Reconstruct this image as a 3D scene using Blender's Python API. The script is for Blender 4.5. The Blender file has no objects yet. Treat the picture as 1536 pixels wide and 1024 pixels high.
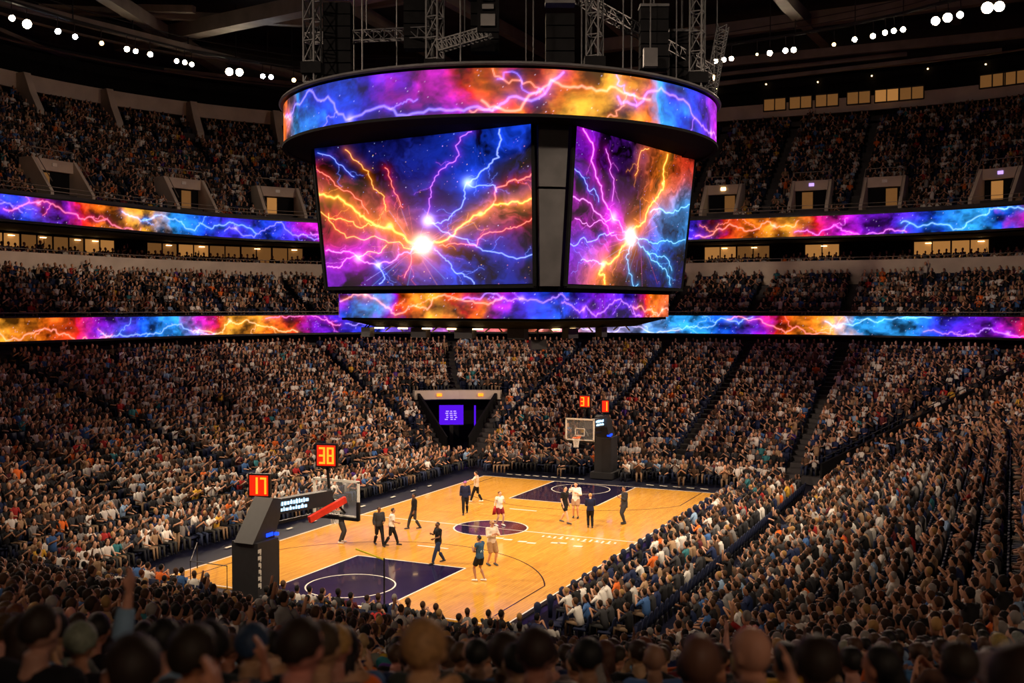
import bpy, math, random
import numpy as np
from mathutils import Vector, Matrix
PI = math.pi
rng = np.random.default_rng(11)
random.seed(5)
SC = bpy.context.scene
COL = SC.collection

# ------------------------------------------------------------------ camera
CAM = Vector((-46.549, -23.25, 10.896))
YAW, PITCH, FPX = 0.443, -0.032, 1585.5
cd = bpy.data.cameras.new('camera')
cam = bpy.data.objects.new('camera', cd); COL.objects.link(cam); SC.camera = cam
cd.sensor_width = 36.0; cd.lens = FPX / 1536 * 36.0
cd.clip_start = 0.1; cd.clip_end = 400
cam.location = CAM
cam.rotation_euler = (PI/2 + PITCH, 0, YAW - PI/2)
cd.dof.use_dof = True; cd.dof.focus_distance = 54; cd.dof.aperture_fstop = 1.35
FWD = np.array([math.cos(YAW), math.sin(YAW)]); RGT = np.array([math.sin(YAW), -math.cos(YAW)])
vs = SC.view_settings
SC.display_settings.display_device = 'sRGB'
vs.view_transform = 'Standard'; vs.look = 'None'; vs.gamma = 1; vs.use_curve_mapping = False; vs.exposure = EXPO = 0.0
SC.cycles.max_bounces = 5; SC.cycles.diffuse_bounces = 2; SC.cycles.glossy_bounces = 3
SC.cycles.transmission_bounces = 3; SC.cycles.transparent_max_bounces = 6
SC.cycles.sample_clamp_indirect = 3.0; SC.cycles.caustics_reflective = False; SC.cycles.caustics_refractive = False
SC.cycles.use_denoising = True
SC.cycles.use_light_tree = True
w = bpy.data.worlds.new('world'); SC.world = w; w.use_nodes = True
w.node_tree.nodes['Background'].inputs[0].default_value = (0.9, 0.62, 0.5, 1)
w.node_tree.nodes['Background'].inputs[1].default_value = 0.012

# ------------------------------------------------------------------ materials
def mat(name, col, rough=0.6, metal=0.0, emit=None, es=0.0, noise=0.0, nscale=8.0, coat=0.0, bump=0.0):
    m = bpy.data.materials.new(name); m.use_nodes = True
    nt = m.node_tree; b = nt.nodes['Principled BSDF']
    b.inputs['Base Color'].default_value = (*col, 1); b.inputs['Roughness'].default_value = rough
    b.inputs['Metallic'].default_value = metal; b.inputs['Coat Weight'].default_value = coat
    if emit:
        b.inputs['Emission Color'].default_value = (*emit, 1); b.inputs['Emission Strength'].default_value = es
    if noise or bump:
        tc = nt.nodes.new('ShaderNodeTexCoord'); n = nt.nodes.new('ShaderNodeTexNoise')
        n.inputs['Scale'].default_value = nscale; n.inputs['Detail'].default_value = 5
        nt.links.new(tc.outputs['Object'], n.inputs['Vector'])
        if noise:
            r = nt.nodes.new('ShaderNodeMapRange')
            r.inputs['From Min'].default_value = .3; r.inputs['From Max'].default_value = .7
            r.inputs['To Min'].default_value = 1 - noise; r.inputs['To Max'].default_value = 1 + noise
            nt.links.new(n.outputs['Fac'], r.inputs['Value'])
            mx = nt.nodes.new('ShaderNodeVectorMath'); mx.operation = 'SCALE'; mx.inputs[0].default_value = col
            nt.links.new(r.outputs['Result'], mx.inputs['Scale']); nt.links.new(mx.outputs[0], b.inputs['Base Color'])
        if bump:
            bp = nt.nodes.new('ShaderNodeBump'); bp.inputs['Strength'].default_value = bump; bp.inputs['Distance'].default_value = 0.02
            nt.links.new(n.outputs['Fac'], bp.inputs['Height']); nt.links.new(bp.outputs[0], b.inputs['Normal'])
    return m

def low_spec(m, v=.12): m.node_tree.nodes['Principled BSDF'].inputs['Specular IOR Level'].default_value = v; return m

def emat(name, col, es, shown=None):
    m = bpy.data.materials.new(name); m.use_nodes = True
    nt = m.node_tree; nt.nodes.clear()
    e = nt.nodes.new('ShaderNodeEmission'); o = nt.nodes.new('ShaderNodeOutputMaterial')
    e.inputs[0].default_value = (*col, 1); e.inputs[1].default_value = es
    nt.links.new(e.outputs[0], o.inputs[0]); return m

def attr_mat(name, attr='Col', emission=None, rough=0.75):
    m = bpy.data.materials.new(name); m.use_nodes = True
    nt = m.node_tree; b = nt.nodes['Principled BSDF']
    a = nt.nodes.new('ShaderNodeAttribute'); a.attribute_name = attr
    if emission:
        b.inputs['Base Color'].default_value = (0.01, 0.01, 0.012, 1); b.inputs['Roughness'].default_value = 0.5
        # pixel pitch of the LED modules
        b.inputs['Specular IOR Level'].default_value = 0.0; nt.links.new(a.outputs['Color'], b.inputs['Emission Color']); b.inputs['Emission Strength'].default_value = emission
    else:
        nt.links.new(a.outputs['Color'], b.inputs['Base Color']); b.inputs['Roughness'].default_value = rough
        b.inputs['Specular IOR Level'].default_value = 0.25
    return m

def objcol_mat(name, rough=0.7, noise=0.12, nscale=30, spec=0.3, stripe=None):
    m = bpy.data.materials.new(name); m.use_nodes = True
    nt = m.node_tree; b = nt.nodes['Principled BSDF']
    oi = nt.nodes.new('ShaderNodeObjectInfo'); tc = nt.nodes.new('ShaderNodeTexCoord'); n = nt.nodes.new('ShaderNodeTexNoise')
    n.inputs['Scale'].default_value = nscale; nt.links.new(tc.outputs['Object'], n.inputs['Vector'])
    r = nt.nodes.new('ShaderNodeMapRange'); r.inputs['From Min'].default_value = .3; r.inputs['From Max'].default_value = .7
    r.inputs['To Min'].default_value = 1 - noise; r.inputs['To Max'].default_value = 1 + noise
    nt.links.new(n.outputs['Fac'], r.inputs['Value'])
    mx = nt.nodes.new('ShaderNodeVectorMath'); mx.operation = 'SCALE'
    nt.links.new(oi.outputs['Color'], mx.inputs[0]); nt.links.new(r.outputs['Result'], mx.inputs['Scale'])
    nt.links.new(mx.outputs[0], b.inputs['Base Color']); b.inputs['Roughness'].default_value = rough
    b.inputs['Specular IOR Level'].default_value = spec
    return m

M = {
 'navy_floor': low_spec(mat('navy_floor', (0.005, 0.006, 0.020), 0.40, noise=.25, nscale=2), .25),
 'black': mat('black_metal', (0.010, 0.010, 0.012), 0.45, 0.3, noise=.2, nscale=3),
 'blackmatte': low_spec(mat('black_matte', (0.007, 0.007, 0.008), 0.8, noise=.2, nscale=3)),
 'charcoal': low_spec(mat('charcoal_panel', (0.018, 0.017, 0.019), 0.5, 0.0, noise=.3, nscale=1.5), .3),
 'sbblack': low_spec(mat('scoreboard_black', (0.003, 0.003, 0.0035), 0.8, noise=.2, nscale=3), .02),
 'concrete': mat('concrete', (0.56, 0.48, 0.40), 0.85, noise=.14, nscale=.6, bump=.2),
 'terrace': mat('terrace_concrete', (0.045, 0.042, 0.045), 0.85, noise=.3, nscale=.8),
 'roof': mat('roof_deck', (0.035, 0.033, 0.034), 0.9, noise=.3, nscale=.5),
 'steel': mat('girder_steel', (0.24, 0.20, 0.17), 0.6, 0.2, noise=.2, nscale=.7),
 'truss': low_spec(mat('truss_metal', (0.022, 0.022, 0.025), 0.5, 0.0, noise=.2, nscale=3), .3),
 'seat': low_spec(mat('navy_seat', (0.010, 0.015, 0.045), 0.65, noise=.2, nscale=6), .2),
 'white_line': mat('white_court_paint', (0.85, 0.80, 0.70), 0.25, coat=.3, noise=.05),
 'black_line': mat('black_court_paint', (0.035, 0.015, 0.01), 0.25, coat=.3, noise=.05),
 'navy_paint': mat('navy_court_paint', (0.009, 0.006, 0.034), 0.13, coat=.4, noise=.1, nscale=3),
 'glass': None,
 'white_frame': mat('white_frame', (0.75, 0.72, 0.66), 0.4, noise=.05),
 'red_pad': mat('red_padding', (0.75, 0.035, 0.015), 0.45, noise=.08),
 'orange_rim': mat('orange_rim', (0.9, 0.16, 0.02), 0.35, 0.2, noise=.05),
 'net': mat('white_net', (0.8, 0.78, 0.74), 0.8, noise=.05),
 'pad': mat('charcoal_padding', (0.016, 0.016, 0.019), 0.55, noise=.15, nscale=5),
 'purple_board': mat('purple_board', (0.035, 0.02, 0.15), 0.35, noise=.3, nscale=1.2),
 'warm_room': mat('lit_room', (0.16, 0.09, 0.04), 0.8, emit=(1.0, 0.43, 0.11), es=0.34, noise=.3, nscale=.8),
 'warm_dim': mat('dim_lit_panel', (0.12, 0.07, 0.03), 0.8, emit=(1.0, 0.42, 0.11), es=0.13, noise=.3, nscale=.8),
 'skin': objcol_mat('skin', 0.55, 0.06, 12, 0.35),
 'cloth': objcol_mat('woven_fabric', 0.85, 0.12, 9, 0.2),
 'hair': objcol_mat('hair', 0.6, 0.3, 60, 0.35),
 'shoe': objcol_mat('shoe_leather', 0.5, 0.1, 20, 0.4),
 'crowd': attr_mat('crowd_colours'),
 'lamp_warm': emat('warm_lamp_lens', (1.0, 0.80, 0.55), 60),
 'lamp_cool': emat('cool_lamp_lens', (0.80, 0.88, 1.0), 60),
 'small_warm': emat('small_warm_bulb', (1.0, 0.62, 0.25), 9),
 'digit': emat('orange_digit_lamps', (1.0, 0.26, 0.015), 2.2),
 'digit_back': mat('red_clock_face', (0.3, 0.01, 0.005), 0.5, emit=(1.0, 0.02, 0.0), es=0.75, noise=.05),
 'ledtext': emat('white_blue_led_text', (0.45, 0.72, 1.0), 2.2),
 'blue_led': emat('blue_led_lamp', (0.01, 0.05, 1.0), 2.5),
 'purple_screen': emat('purple_screen', (0.11, 0.008, 0.95), 0.9),
 'lilac': emat('lilac_screen_text', (0.55, 0.35, 1.0), 1.4),
}
g = bpy.data.materials.new('clear_acrylic'); g.use_nodes = True
gb = g.node_tree.nodes['Principled BSDF']; gb.inputs['Base Color'].default_value = (0.9, 0.95, 1, 1)
gb.inputs['Roughness'].default_value = 0.02; gb.inputs['Alpha'].default_value = 0.06; M['glass'] = g

# hardwood
wm = bpy.data.materials.new('maple_hardwood'); wm.use_nodes = True; nt = wm.node_tree; b = nt.nodes['Principled BSDF']
tc = nt.nodes.new('ShaderNodeTexCoord'); br = nt.nodes.new('ShaderNodeTexBrick'); nz = nt.nodes.new('ShaderNodeTexNoise'); mp = nt.nodes.new('ShaderNodeMapping')
br.inputs['Color1'].default_value = (0.74, 0.375, 0.048, 1); br.inputs['Color2'].default_value = (0.64, 0.305, 0.036, 1)
br.inputs['Mortar'].default_value = (0.42, 0.19, 0.05, 1); br.inputs['Scale'].default_value = 1.0
br.inputs['Mortar Size'].default_value = 0.006; br.inputs['Brick Width'].default_value = 1.9; br.inputs['Row Height'].default_value = 0.13
mp.inputs['Scale'].default_value = (0.5, 6, 1)
nt.links.new(tc.outputs['Object'], br.inputs['Vector']); nt.links.new(tc.outputs['Object'], mp.inputs['Vector'])
nt.links.new(mp.outputs[0], nz.inputs['Vector']); nz.inputs['Scale'].default_value = 3
mr = nt.nodes.new('ShaderNodeMapRange'); mr.inputs['From Min'].default_value = .3; mr.inputs['From Max'].default_value = .7
mr.inputs['To Min'].default_value = .84; mr.inputs['To Max'].default_value = 1.12; nt.links.new(nz.outputs['Fac'], mr.inputs['Value'])
sc = nt.nodes.new('ShaderNodeVectorMath'); sc.operation = 'SCALE'
nt.links.new(br.outputs['Color'], sc.inputs[0]); nt.links.new(mr.outputs[0], sc.inputs['Scale']); nt.links.new(sc.outputs[0], b.inputs['Base Color'])
b.inputs['Roughness'].default_value = 0.16; b.inputs['Coat Weight'].default_value = 0.25; b.inputs['Coat Roughness'].default_value = 0.06
M['wood'] = wm

# ------------------------------------------------------------------ mesh helpers
class MB:
    """Collects simple shapes and links them as one mesh object."""
    def __init__(s): s.v = []; s.f = []
    def add(s, vs, fs):
        o = len(s.v); s.v += [tuple(p) for p in vs]; s.f += [tuple(i + o for i in f) for f in fs]; return s
    def box(s, c, d, rz=0.0, mtx=None):
        x, y, z = d[0]/2, d[1]/2, d[2]/2; ca, sa = math.cos(rz), math.sin(rz); vs = []
        for sx, sy, sz in ((-1,-1,-1),(1,-1,-1),(1,1,-1),(-1,1,-1),(-1,-1,1),(1,-1,1),(1,1,1),(-1,1,1)):
            p = (sx*x, sy*y, sz*z)
            if mtx is not None: q = mtx @ Vector(p)
            else: q = Vector((p[0]*ca - p[1]*sa, p[0]*sa + p[1]*ca, p[2]))
            vs.append((q.x + c[0], q.y + c[1], q.z + c[2]))
        return s.add(vs, [(3,2,1,0),(4,5,6,7),(0,1,5,4),(1,2,6,5),(2,3,7,6),(3,0,4,7)])
    def beam(s, a, b, w, h=None):
        a, b = Vector(a), Vector(b); d = b - a; h = h or w
        q = d.to_track_quat('X', 'Z').to_matrix()
        return s.box((a + b)/2, (d.length, w, h), mtx=q)
    def tube(s, pts, rad, n=8, ref=None, cap=True):
        pts = [Vector(p) for p in pts]; m = len(pts); vs = []
        for i, p in enumerate(pts):
            t = (pts[min(i+1, m-1)] - pts[max(i-1, 0)]).normalized()
            r = Vector(ref) if ref is not None else (Vector((0,0,1)) if abs(t.z) < .9 else Vector((1,0,0)))
            u = r - t * r.dot(t)
            if u.length < 1e-4: r = Vector((0,1,0)); u = r - t*r.dot(t)
            u.normalize(); v = t.cross(u); ra = rad[i] if not isinstance(rad, (int, float)) else rad
            ru, rv = ra if isinstance(ra, tuple) else (ra, ra)
            for k in range(n):
                an = 2*PI*k/n; q = p + u*(ru*math.cos(an)) + v*(rv*math.sin(an)); vs.append(tuple(q))
        fs = []
        for i in range(m-1):
            for k in range(n):
                fs.append((i*n+k, i*n+(k+1)%n, (i+1)*n+(k+1)%n, (i+1)*n+k))
        if cap: fs.append(tuple(range(n-1, -1, -1))); fs.append(tuple((m-1)*n+k for k in range(n)))
        return s.add(vs, fs)
    def ball(s, c, r, n=10, m=7, mtx=None):
        r = r if isinstance(r, tuple) else (r, r, r); vs = []; fs = []
        for i in range(m+1):
            ph = PI*i/m
            for k in range(n):
                an = 2*PI*k/n; q = Vector((r[0]*math.sin(ph)*math.cos(an), r[1]*math.sin(ph)*math.sin(an), r[2]*math.cos(ph)))
                if mtx is not None: q = mtx @ q
                vs.append((q.x+c[0], q.y+c[1], q.z+c[2]))
        for i in range(m):
            for k in range(n): fs.append((i*n+k, (i+1)*n+k, (i+1)*n+(k+1)%n, i*n+(k+1)%n))
        return s.add(vs, fs)
    def prism(s, poly, z0, z1):
        n = len(poly)
        return s.add([(x, y, z0) for x, y in poly] + [(x, y, z1) for x, y in poly],
                     [tuple(range(n-1, -1, -1)), tuple(range(n, 2*n))] + [(i, (i+1)%n, n+(i+1)%n, n+i) for i in range(n)])
    def build(s, name, m, parent=None, smooth=False, origin=None, rz=0.0):
        me = bpy.data.meshes.new(name)
        vs = s.v
        if origin is not None:
            ca, sa = math.cos(-rz), math.sin(-rz)
            vs = [((x-origin[0])*ca - (y-origin[1])*sa, (x-origin[0])*sa + (y-origin[1])*ca, z-origin[2]) for x, y, z in vs]
        me.from_pydata(vs, [], s.f); me.update()
        if m is not None: me.materials.append(m)
        if smooth: me.shade_smooth()
        o = bpy.data.objects.new(name, me); COL.objects.link(o)
        if parent is not None: o.parent = parent
        if origin is not None: o.location = origin; o.rotation_euler = (0, 0, rz)
        return o

def tag(o, label=None, cat=None, group=None, kind=None):
    if label: o['label'] = label
    if cat: o['category'] = cat
    if group: o['group'] = group
    if kind: o['kind'] = kind
    return o
def thing(name, label, cat, loc=(0,0,0), rz=0.0, group=None):
    o = bpy.data.objects.new(name, None); COL.objects.link(o); o.location = loc; o.rotation_euler = (0, 0, rz)
    o.empty_display_size = 0.2
    return tag(o, label, cat, group)
def struct(o): o['kind'] = 'structure'; return o
def part(name, mb, m, root, smooth=False, label=None):
    """a part modelled in world space, re-based on its thing's own frame"""
    L = root.location; rz = root.rotation_euler.z; ca, sa = math.cos(-rz), math.sin(-rz)
    mb.v = [((x-L.x)*ca - (y-L.y)*sa, (x-L.x)*sa + (y-L.y)*ca, z-L.z) for x, y, z in mb.v]
    o = mb.build(name, m, root, smooth)
    if label: o['label'] = label
    return o
def lpart(name, mb, m, root, smooth=False, label=None):
    o = mb.build(name, m, root, smooth)
    if label: o['label'] = label
    return o
def fast_mesh(name, V, Q, m, colors=None):
    """numpy arrays -> mesh object (quads)"""
    me = bpy.data.meshes.new(name); V = np.ascontiguousarray(V, np.float32); Q = np.ascontiguousarray(Q, np.int32)
    me.vertices.add(len(V)); me.vertices.foreach_set('co', V.ravel())
    k = Q.shape[1]; me.loops.add(len(Q)*k); me.loops.foreach_set('vertex_index', Q.ravel())
    me.polygons.add(len(Q)); me.polygons.foreach_set('loop_start', np.arange(0, len(Q)*k, k, dtype=np.int32))
    if colors is not None:
        a = me.color_attributes.new('Col', 'FLOAT_COLOR', 'POINT')
        c = np.ones((len(V), 4), np.float32); c[:, :3] = colors; a.data.foreach_set('color', c.ravel())
    me.update(calc_edges=True); me.materials.append(m)
    o = bpy.data.objects.new(name, me); COL.objects.link(o); return o

# ------------------------------------------------------------------ bowl geometry
HX, HY = 17.0, 11.0
def zx(s): return .0015*max(0.0, s-18)**2      # the rake steepens towards the top
def zlow(s): return max(0.0, 0.3125*s - 0.44) + zx(s)
def foot(s, full=False):
    o = []
    if full:
        for a in range(180, 91, -5): o.append((-HX + s*math.cos(math.radians(a)), HY + s*math.sin(math.radians(a))))
    else:
        for a in range(120, 91, -3): o.append((-HX + s*math.cos(math.radians(a)), HY + s*math.sin(math.radians(a))))
    o.append((-HX, HY+s)); o.append((HX, HY+s))
    for a in range(87, 0, -3): o.append((HX + s*math.cos(math.radians(a)), HY + s*math.sin(math.radians(a))))
    o.append((HX+s, HY)); o.append((HX+s, -HY))
    for a in range(-3, -90, -3): o.append((HX + s*math.cos(math.radians(a)), -HY + s*math.sin(math.radians(a))))
    o.append((HX, -HY-s)); o.append((-HX if full else 0.0, -HY-s))
    if full:
        for a in range(-95, -181, -5): o.append((-HX + s*math.cos(math.radians(a)), -HY + s*math.sin(math.radians(a))))
        o.append((-HX-s, -HY)); o.append((-HX-s, HY))
    return o
def loft(mb, profile, full=False, skip=None):
    """sweep a profile of (s, z) round the bowl"""
    rings = [foot(s, full) for s, z in profile]; n = len(rings[0]); o = len(mb.v)
    for (s, z), r in zip(profile, rings): mb.v += [(x, y, z) for x, y in r]
    for i in range(len(profile)-1):
        for k in range(n - (0 if full else 1)):
            k2 = (k+1) % n
            if skip and skip(i, k): continue
            mb.f.append((o+i*n+k, o+i*n+k2, o+(i+1)*n+k2, o+(i+1)*n+k))
    return mb
def steps(s0, z0, n, run, rise, zbase=None):
    p = [(s0, z0 if zbase is None else zbase)]
    for i in range(n):
        p += [(s0+i*run, z0+i*rise), (s0+(i+1)*run, z0+i*rise)]
    return p
RUN, RISE = 0.85, 0.2656
# a point on the bowl: segment description used for seats
# (kind, a, b): straight edges and corners, with outward direction
EDGES = [('L', (-HX, HY), (HX, HY), (0, 1)), ('F', (HX, HY), (HX, -HY), (1, 0)), ('R', (HX, -HY), (-HX, -HY), (0, -1)), ('N', (-HX, -HY), (-HX, HY), (-1, 0))]
CORN = [('FL', (HX, HY), 90, 0), ('FR', (HX, -HY), 0, -90), ('NR', (-HX, -HY), -90, -180), ('NL', (-HX, HY), 180, 90)]
def in_frame(x, y, z, mx=60, my=40):
    d = np.array([x-CAM.x, y-CAM.y]); D = d @ FWD
    if D < 1.5: return None
    px = 768 + FPX*(d @ RGT)/D; py = 512 - FPX*((z-CAM.z)/D + 0.032)
    if -mx < px < 1536+mx and -my < py < 1024+my: return px, py, D
    return None

# ================================================================== SETTING
# arena floor and court
mb = MB(); mb.box((0, 0, -0.15), (140, 130, 0.2)); struct(mb.build('floor', M['navy_floor']))
CT = MB(); CT.box((0, 0, -0.025), (28.86, 15.44, 0.05)); court = struct(CT.build('floor_hardwood', M['wood']))
def disc(mb, cx, cy, r, z, n=64):
    return mb.add([(cx+r*math.cos(2*PI*i/n), cy+r*math.sin(2*PI*i/n), z) for i in range(n)], [tuple(range(n))])
def strip(mb, pts, w, z):
    """painted line of width w along pts"""
    P = [Vector((x, y, 0)) for x, y in pts]; L = []; R = []
    for i, p in enumerate(P):
        t = (P[min(i+1, len(P)-1)] - P[max(i-1, 0)]).normalized(); nrm = Vector((-t.y, t.x, 0))
        L.append(p + nrm*w/2); R.append(p - nrm*w/2)
    n = len(P)
    return mb.add([(q.x, q.y, z) for q in L] + [(q.x, q.y, z) for q in R], [(n+i, n+i+1, i+1, i) for i in range(n-1)])
def arcp(cx, cy, r, a0, a1, n=48): return [(cx+r*math.cos(math.radians(a0+(a1-a0)*i/n)), cy+r*math.sin(math.radians(a0+(a1-a0)*i/n))) for i in range(n+1)]
LX, LY, KW = 14.33, 7.62, 2.68
key = MB()
for s in (-1, 1):
    x0, x1 = sorted((s*LX, s*(LX-6.6))); key.add([(x0, -KW, .003), (x1, -KW, .003), (x1, KW, .003), (x0, KW, .003)], [(0,1,2,3)])
lpart('painted_key', key, M['navy_paint'], court)
cc = MB(); disc(cc, 0, 0, 1.83, .003); lpart('centre_circle', cc, M['navy_paint'], court)
wl = MB()
strip(wl, [(-LX, -LY), (LX, -LY)], .09, .006); strip(wl, [(-LX, LY), (LX, LY)], .09, .006)
strip(wl, [(-LX, -LY), (-LX, LY)], .09, .007); strip(wl, [(LX, -LY), (LX, LY)], .09, .007)
strip(wl, [(0, -LY), (0, -1.83)], .10, .008); strip(wl, [(0, 1.83), (0, LY)], .10, .008); strip(wl, [(0, -1.8), (0, 1.8)], .05, .008)
strip(wl, arcp(0, 0, 1.83, 0, 360), .08, .009)
for s in (-1, 1):
    fx = s*(LX-6.6)
    for y in (-KW, KW): strip(wl, [(s*LX, y), (fx, y)], .08, .008)
    strip(wl, [(fx, -KW), (fx, KW)], .08, .009)
    strip(wl, arcp(-12.1 if s < 0 else 12.3, .1, 1.75, 0, 360), .06, .010)
    strip(wl, [(s*4.9, -.3), (s*4.9, 1.3)], .14, .008)
lpart('white_marking', wl, M['white_line'], court)
bl = MB()
for s in (-1, 1):
    bx = s*(LX-1.6); ax_ = 8.6 if s < 0 else 6.9; a = math.degrees(math.asin(6.8/7.6))
    pts = [(s*LX, -6.8)] + [(bx - s*ax_*math.cos(math.radians(t)), 7.6*math.sin(math.radians(t))) for t in np.linspace(-a, a, 60)] + [(s*LX, 6.8)]
    strip(bl, pts, .055, .006)
lpart('three_point_line', bl, M['black_line'], court)
# worn white lettering by the centre line and dashes (illegible in the photo)
lt = MB(); r_ = random.Random(4)
for i in range(13):
    x = -.62 + r_.uniform(-.05, .05); y = -3.2 - i*.30; h = r_.uniform(.25, .62)
    lt.add([(x-h*.5, y, .006), (x+h*.5, y+.05, .006), (x+h*.5, y+.15, .006), (x-h*.5, y+.10, .006)], [(3,2,1,0)])
    if i % 2: lt.add([(x-h*.5, y-.1, .0065), (x-h*.5+.08, y-.1, .0065), (x-h*.5+.08, y+.16, .0065), (x-h*.5, y+.16, .0065)], [(0,1,2,3)])
for i, (x, y) in enumerate(((-1.9, -1.4), (-2.0, -1.9), (-2.1, -2.7), (-2.2, -3.2), (-1.7, -4.2), (-1.6, -4.5), (-1.9, -5.4))):
    lt.add([(x-.1, y-.22, .006), (x+.12, y-.22, .006), (x+.06, y+.2, .006), (x-.16, y+.2, .006)], [(0,1,2,3)])
lpart('court_lettering', lt, M['white_line'], court)
# dashes of white lettering on the navy apron
ap = MB()
def dash(x, y, lx, ly): ap.add([(x-lx/2, y-ly/2, .012), (x+lx/2-.06, y-ly/2, .012), (x+lx/2, y+ly/2, .012), (x-lx/2+.06, y+ly/2, .012)], [(0,1,2,3)])
for i in range(9): dash(15.6+.02*i, 6.4-.62*i, .28, .42)
for i in range(5): dash(15.5, -3.2-.85*i, .25, .5)
for i in range(9): dash(-9+2.3*i + r_.uniform(-.5, .5), 8.9, .5, .16)
for i in range(5): dash(-15.2, -5.6+.6*i, .3, .3)

o = lpart('apron_lettering', ap, M['white_line'], None); struct(o); o.name = 'trim_1'

# lower bowl with the tunnel cut out of its far corner
NL = 38; low = [(3.0, 0.0)] + [(s, max(z, 0.02) + zx(3.4+round((z-.5)/RISE)*RUN)) for s, z in steps(3.0, .5, NL, RUN, RISE)][1:]
ref = foot(3.0, True)
def angle_of(k):
    x, y = ref[k]; return math.degrees(math.atan2(y-HY, x-HX)) if x > HX and y > HY else None
def skip_low(i, k):
    s = low[i][0]
    a = angle_of(k); a2 = angle_of((k+1) % len(ref))
    if a is not None and a2 is not None and 15 < (a+a2)/2 < 43 and s < 12.8: return True
    return False
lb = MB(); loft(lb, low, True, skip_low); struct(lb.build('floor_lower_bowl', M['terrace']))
# tunnel: side walls, lintel, screen
def cpt(ang, s, c=(HX, HY)): return (c[0]+s*math.cos(math.radians(ang)), c[1]+s*math.sin(math.radians(ang)))
for n, (ang, sg) in enumerate(((15, -1), (42, 1))):
    p0, p1 = cpt(ang, 3.0), cpt(ang, 12.9); tw = MB()
    tw.add([(p0[0], p0[1], -.04), (p1[0], p1[1], -.04), (p1[0], p1[1], zlow(12.9)+.5), (p0[0], p0[1], zlow(3)+1.2)], [(0,1,2,3)])
    q0, q1 = cpt(ang+sg*1.5, 3.0), cpt(ang+sg*1.0, 12.9)
    tw.add([(q0[0], q0[1], -.04), (q1[0], q1[1], -.04), (q1[0], q1[1], zlow(12.9)+.5), (q0[0], q0[1], zlow(3)+1.2)], [(3,2,1,0)])
    tw.add([(p0[0], p0[1], zlow(3)+1.2), (p1[0], p1[1], zlow(12.9)+.5), (q1[0], q1[1], zlow(12.9)+.5), (q0[0], q0[1], zlow(3)+1.2)], [(0,1,2,3)])
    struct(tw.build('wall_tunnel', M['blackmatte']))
lin = MB(); A = [cpt(a, 12.75) for a in (13, 20, 28, 36, 44)]; B = [cpt(a, 13.4) for a in (44, 36, 28, 20, 13)]
lin.prism(A + B, 3.55, 4.25); lin_o = struct(lin.build('beam_tunnel', M['concrete']))
sg = MB()
for a, c in ((35, 0), (20, 1)):
    p = cpt(a, 12.68); sg.box((p[0], p[1], 3.9), (.12, .4, .22), math.radians(a))
lpart('exit_lamp', sg, M['digit'], lin_o)
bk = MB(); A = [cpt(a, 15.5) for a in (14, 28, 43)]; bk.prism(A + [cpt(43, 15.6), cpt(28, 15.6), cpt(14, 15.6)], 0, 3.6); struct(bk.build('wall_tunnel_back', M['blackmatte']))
# club level terrace, parapet, suites, upper bowl
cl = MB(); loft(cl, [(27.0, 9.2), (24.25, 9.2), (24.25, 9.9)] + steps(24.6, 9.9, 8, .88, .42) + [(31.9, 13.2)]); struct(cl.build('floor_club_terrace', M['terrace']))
pp = MB(); loft(pp, [(31.7, 12.8), (31.7, 15.0), (32.0, 15.0), (32.0, 12.8)]); struct(pp.build('wall_parapet', M['concrete']))
sf = MB(); loft(sf, [(32.0, 13.9), (32.9, 13.9), (32.9, 14.2), (33.8, 14.2), (33.8, 14.5), (37.0, 14.5)]); struct(sf.build('floor_suite_level', M['terrace']))
so = MB(); loft(so, [(27.3, 16.6), (37.0, 16.9)]); struct(so.build('ceiling_suite_level', M['blackmatte']))
sw = MB(); loft(sw, [(36.9, 14.4), (36.9, 17.0)]); struct(sw.build('wall_suite', M['blackmatte']))
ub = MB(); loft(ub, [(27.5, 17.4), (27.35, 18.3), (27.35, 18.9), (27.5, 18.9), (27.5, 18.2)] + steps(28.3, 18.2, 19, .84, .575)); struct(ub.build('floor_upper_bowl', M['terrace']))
tc_ = MB(); loft(tc_, [(44.2, 29.4), (44.2, 28.9), (49.5, 28.9)]); struct(tc_.build('floor_top_concourse', M['terrace']))
fa = MB(); loft(fa, [(44.9, 30.1), (44.9, 31.5), (45.4, 31.5), (45.4, 30.1), (44.9, 30.1)], skip=lambda i, k: 68 <= k <= 74); struct(fa.build('trim_2', M['concrete']))
tcl = MB(); loft(tcl, [(45.2, 31.2), (49.4, 31.0)]); struct(tcl.build('ceiling_concourse', M['concrete']))
cw = MB(); loft(cw, [(49.5, 28.8), (49.5, 40.0)]); struct(cw.build('wall_upper', M['roof']))
# dark service gallery bands above the fascia
gl = MB(); loft(gl, [(45.4, 31.5), (46.2, 33.2), (46.2, 34.0), (46.6, 34.0)]); struct(gl.build('wall_gallery', M['blackmatte']))
cp = MB(); cp.box((0, 0, 39.6), (150, 140, .5)); struct(cp.build('ceiling', M['roof']))
for nme, c, d in (('wall_left', (0, 64, 18), (150, .6, 44)), ('wall_far', (69, 0, 18), (.6, 140, 44)), ('wall_right', (0, -64, 18), (150, .6, 44)), ('wall_near', (-70, 0, 18), (.6, 140, 44))):
    q = MB(); q.box(c, d); struct(q.build(nme, M['roof']))
# thin rails: upper bowl front, club front, pipe runs above
def rail(name, s, z, r=.03, full=False):
    pts = foot(s, full); o = MB(); o.tube([(x, y, z) for x, y in pts], r, 6); return struct(o.build(name, M['steel']))
rail('trim_rail', 27.45, 19.15); rail('trim_rail', 27.45, 19.45, .02); rail('trim_rail', 24.2, 10.55, .03); rail('trim_rail', 31.8, 15.25, .03)
rail('trim_pipe', 45.9, 34.4, .10); rail('trim_pipe', 43.0, 35.6, .12)

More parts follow.
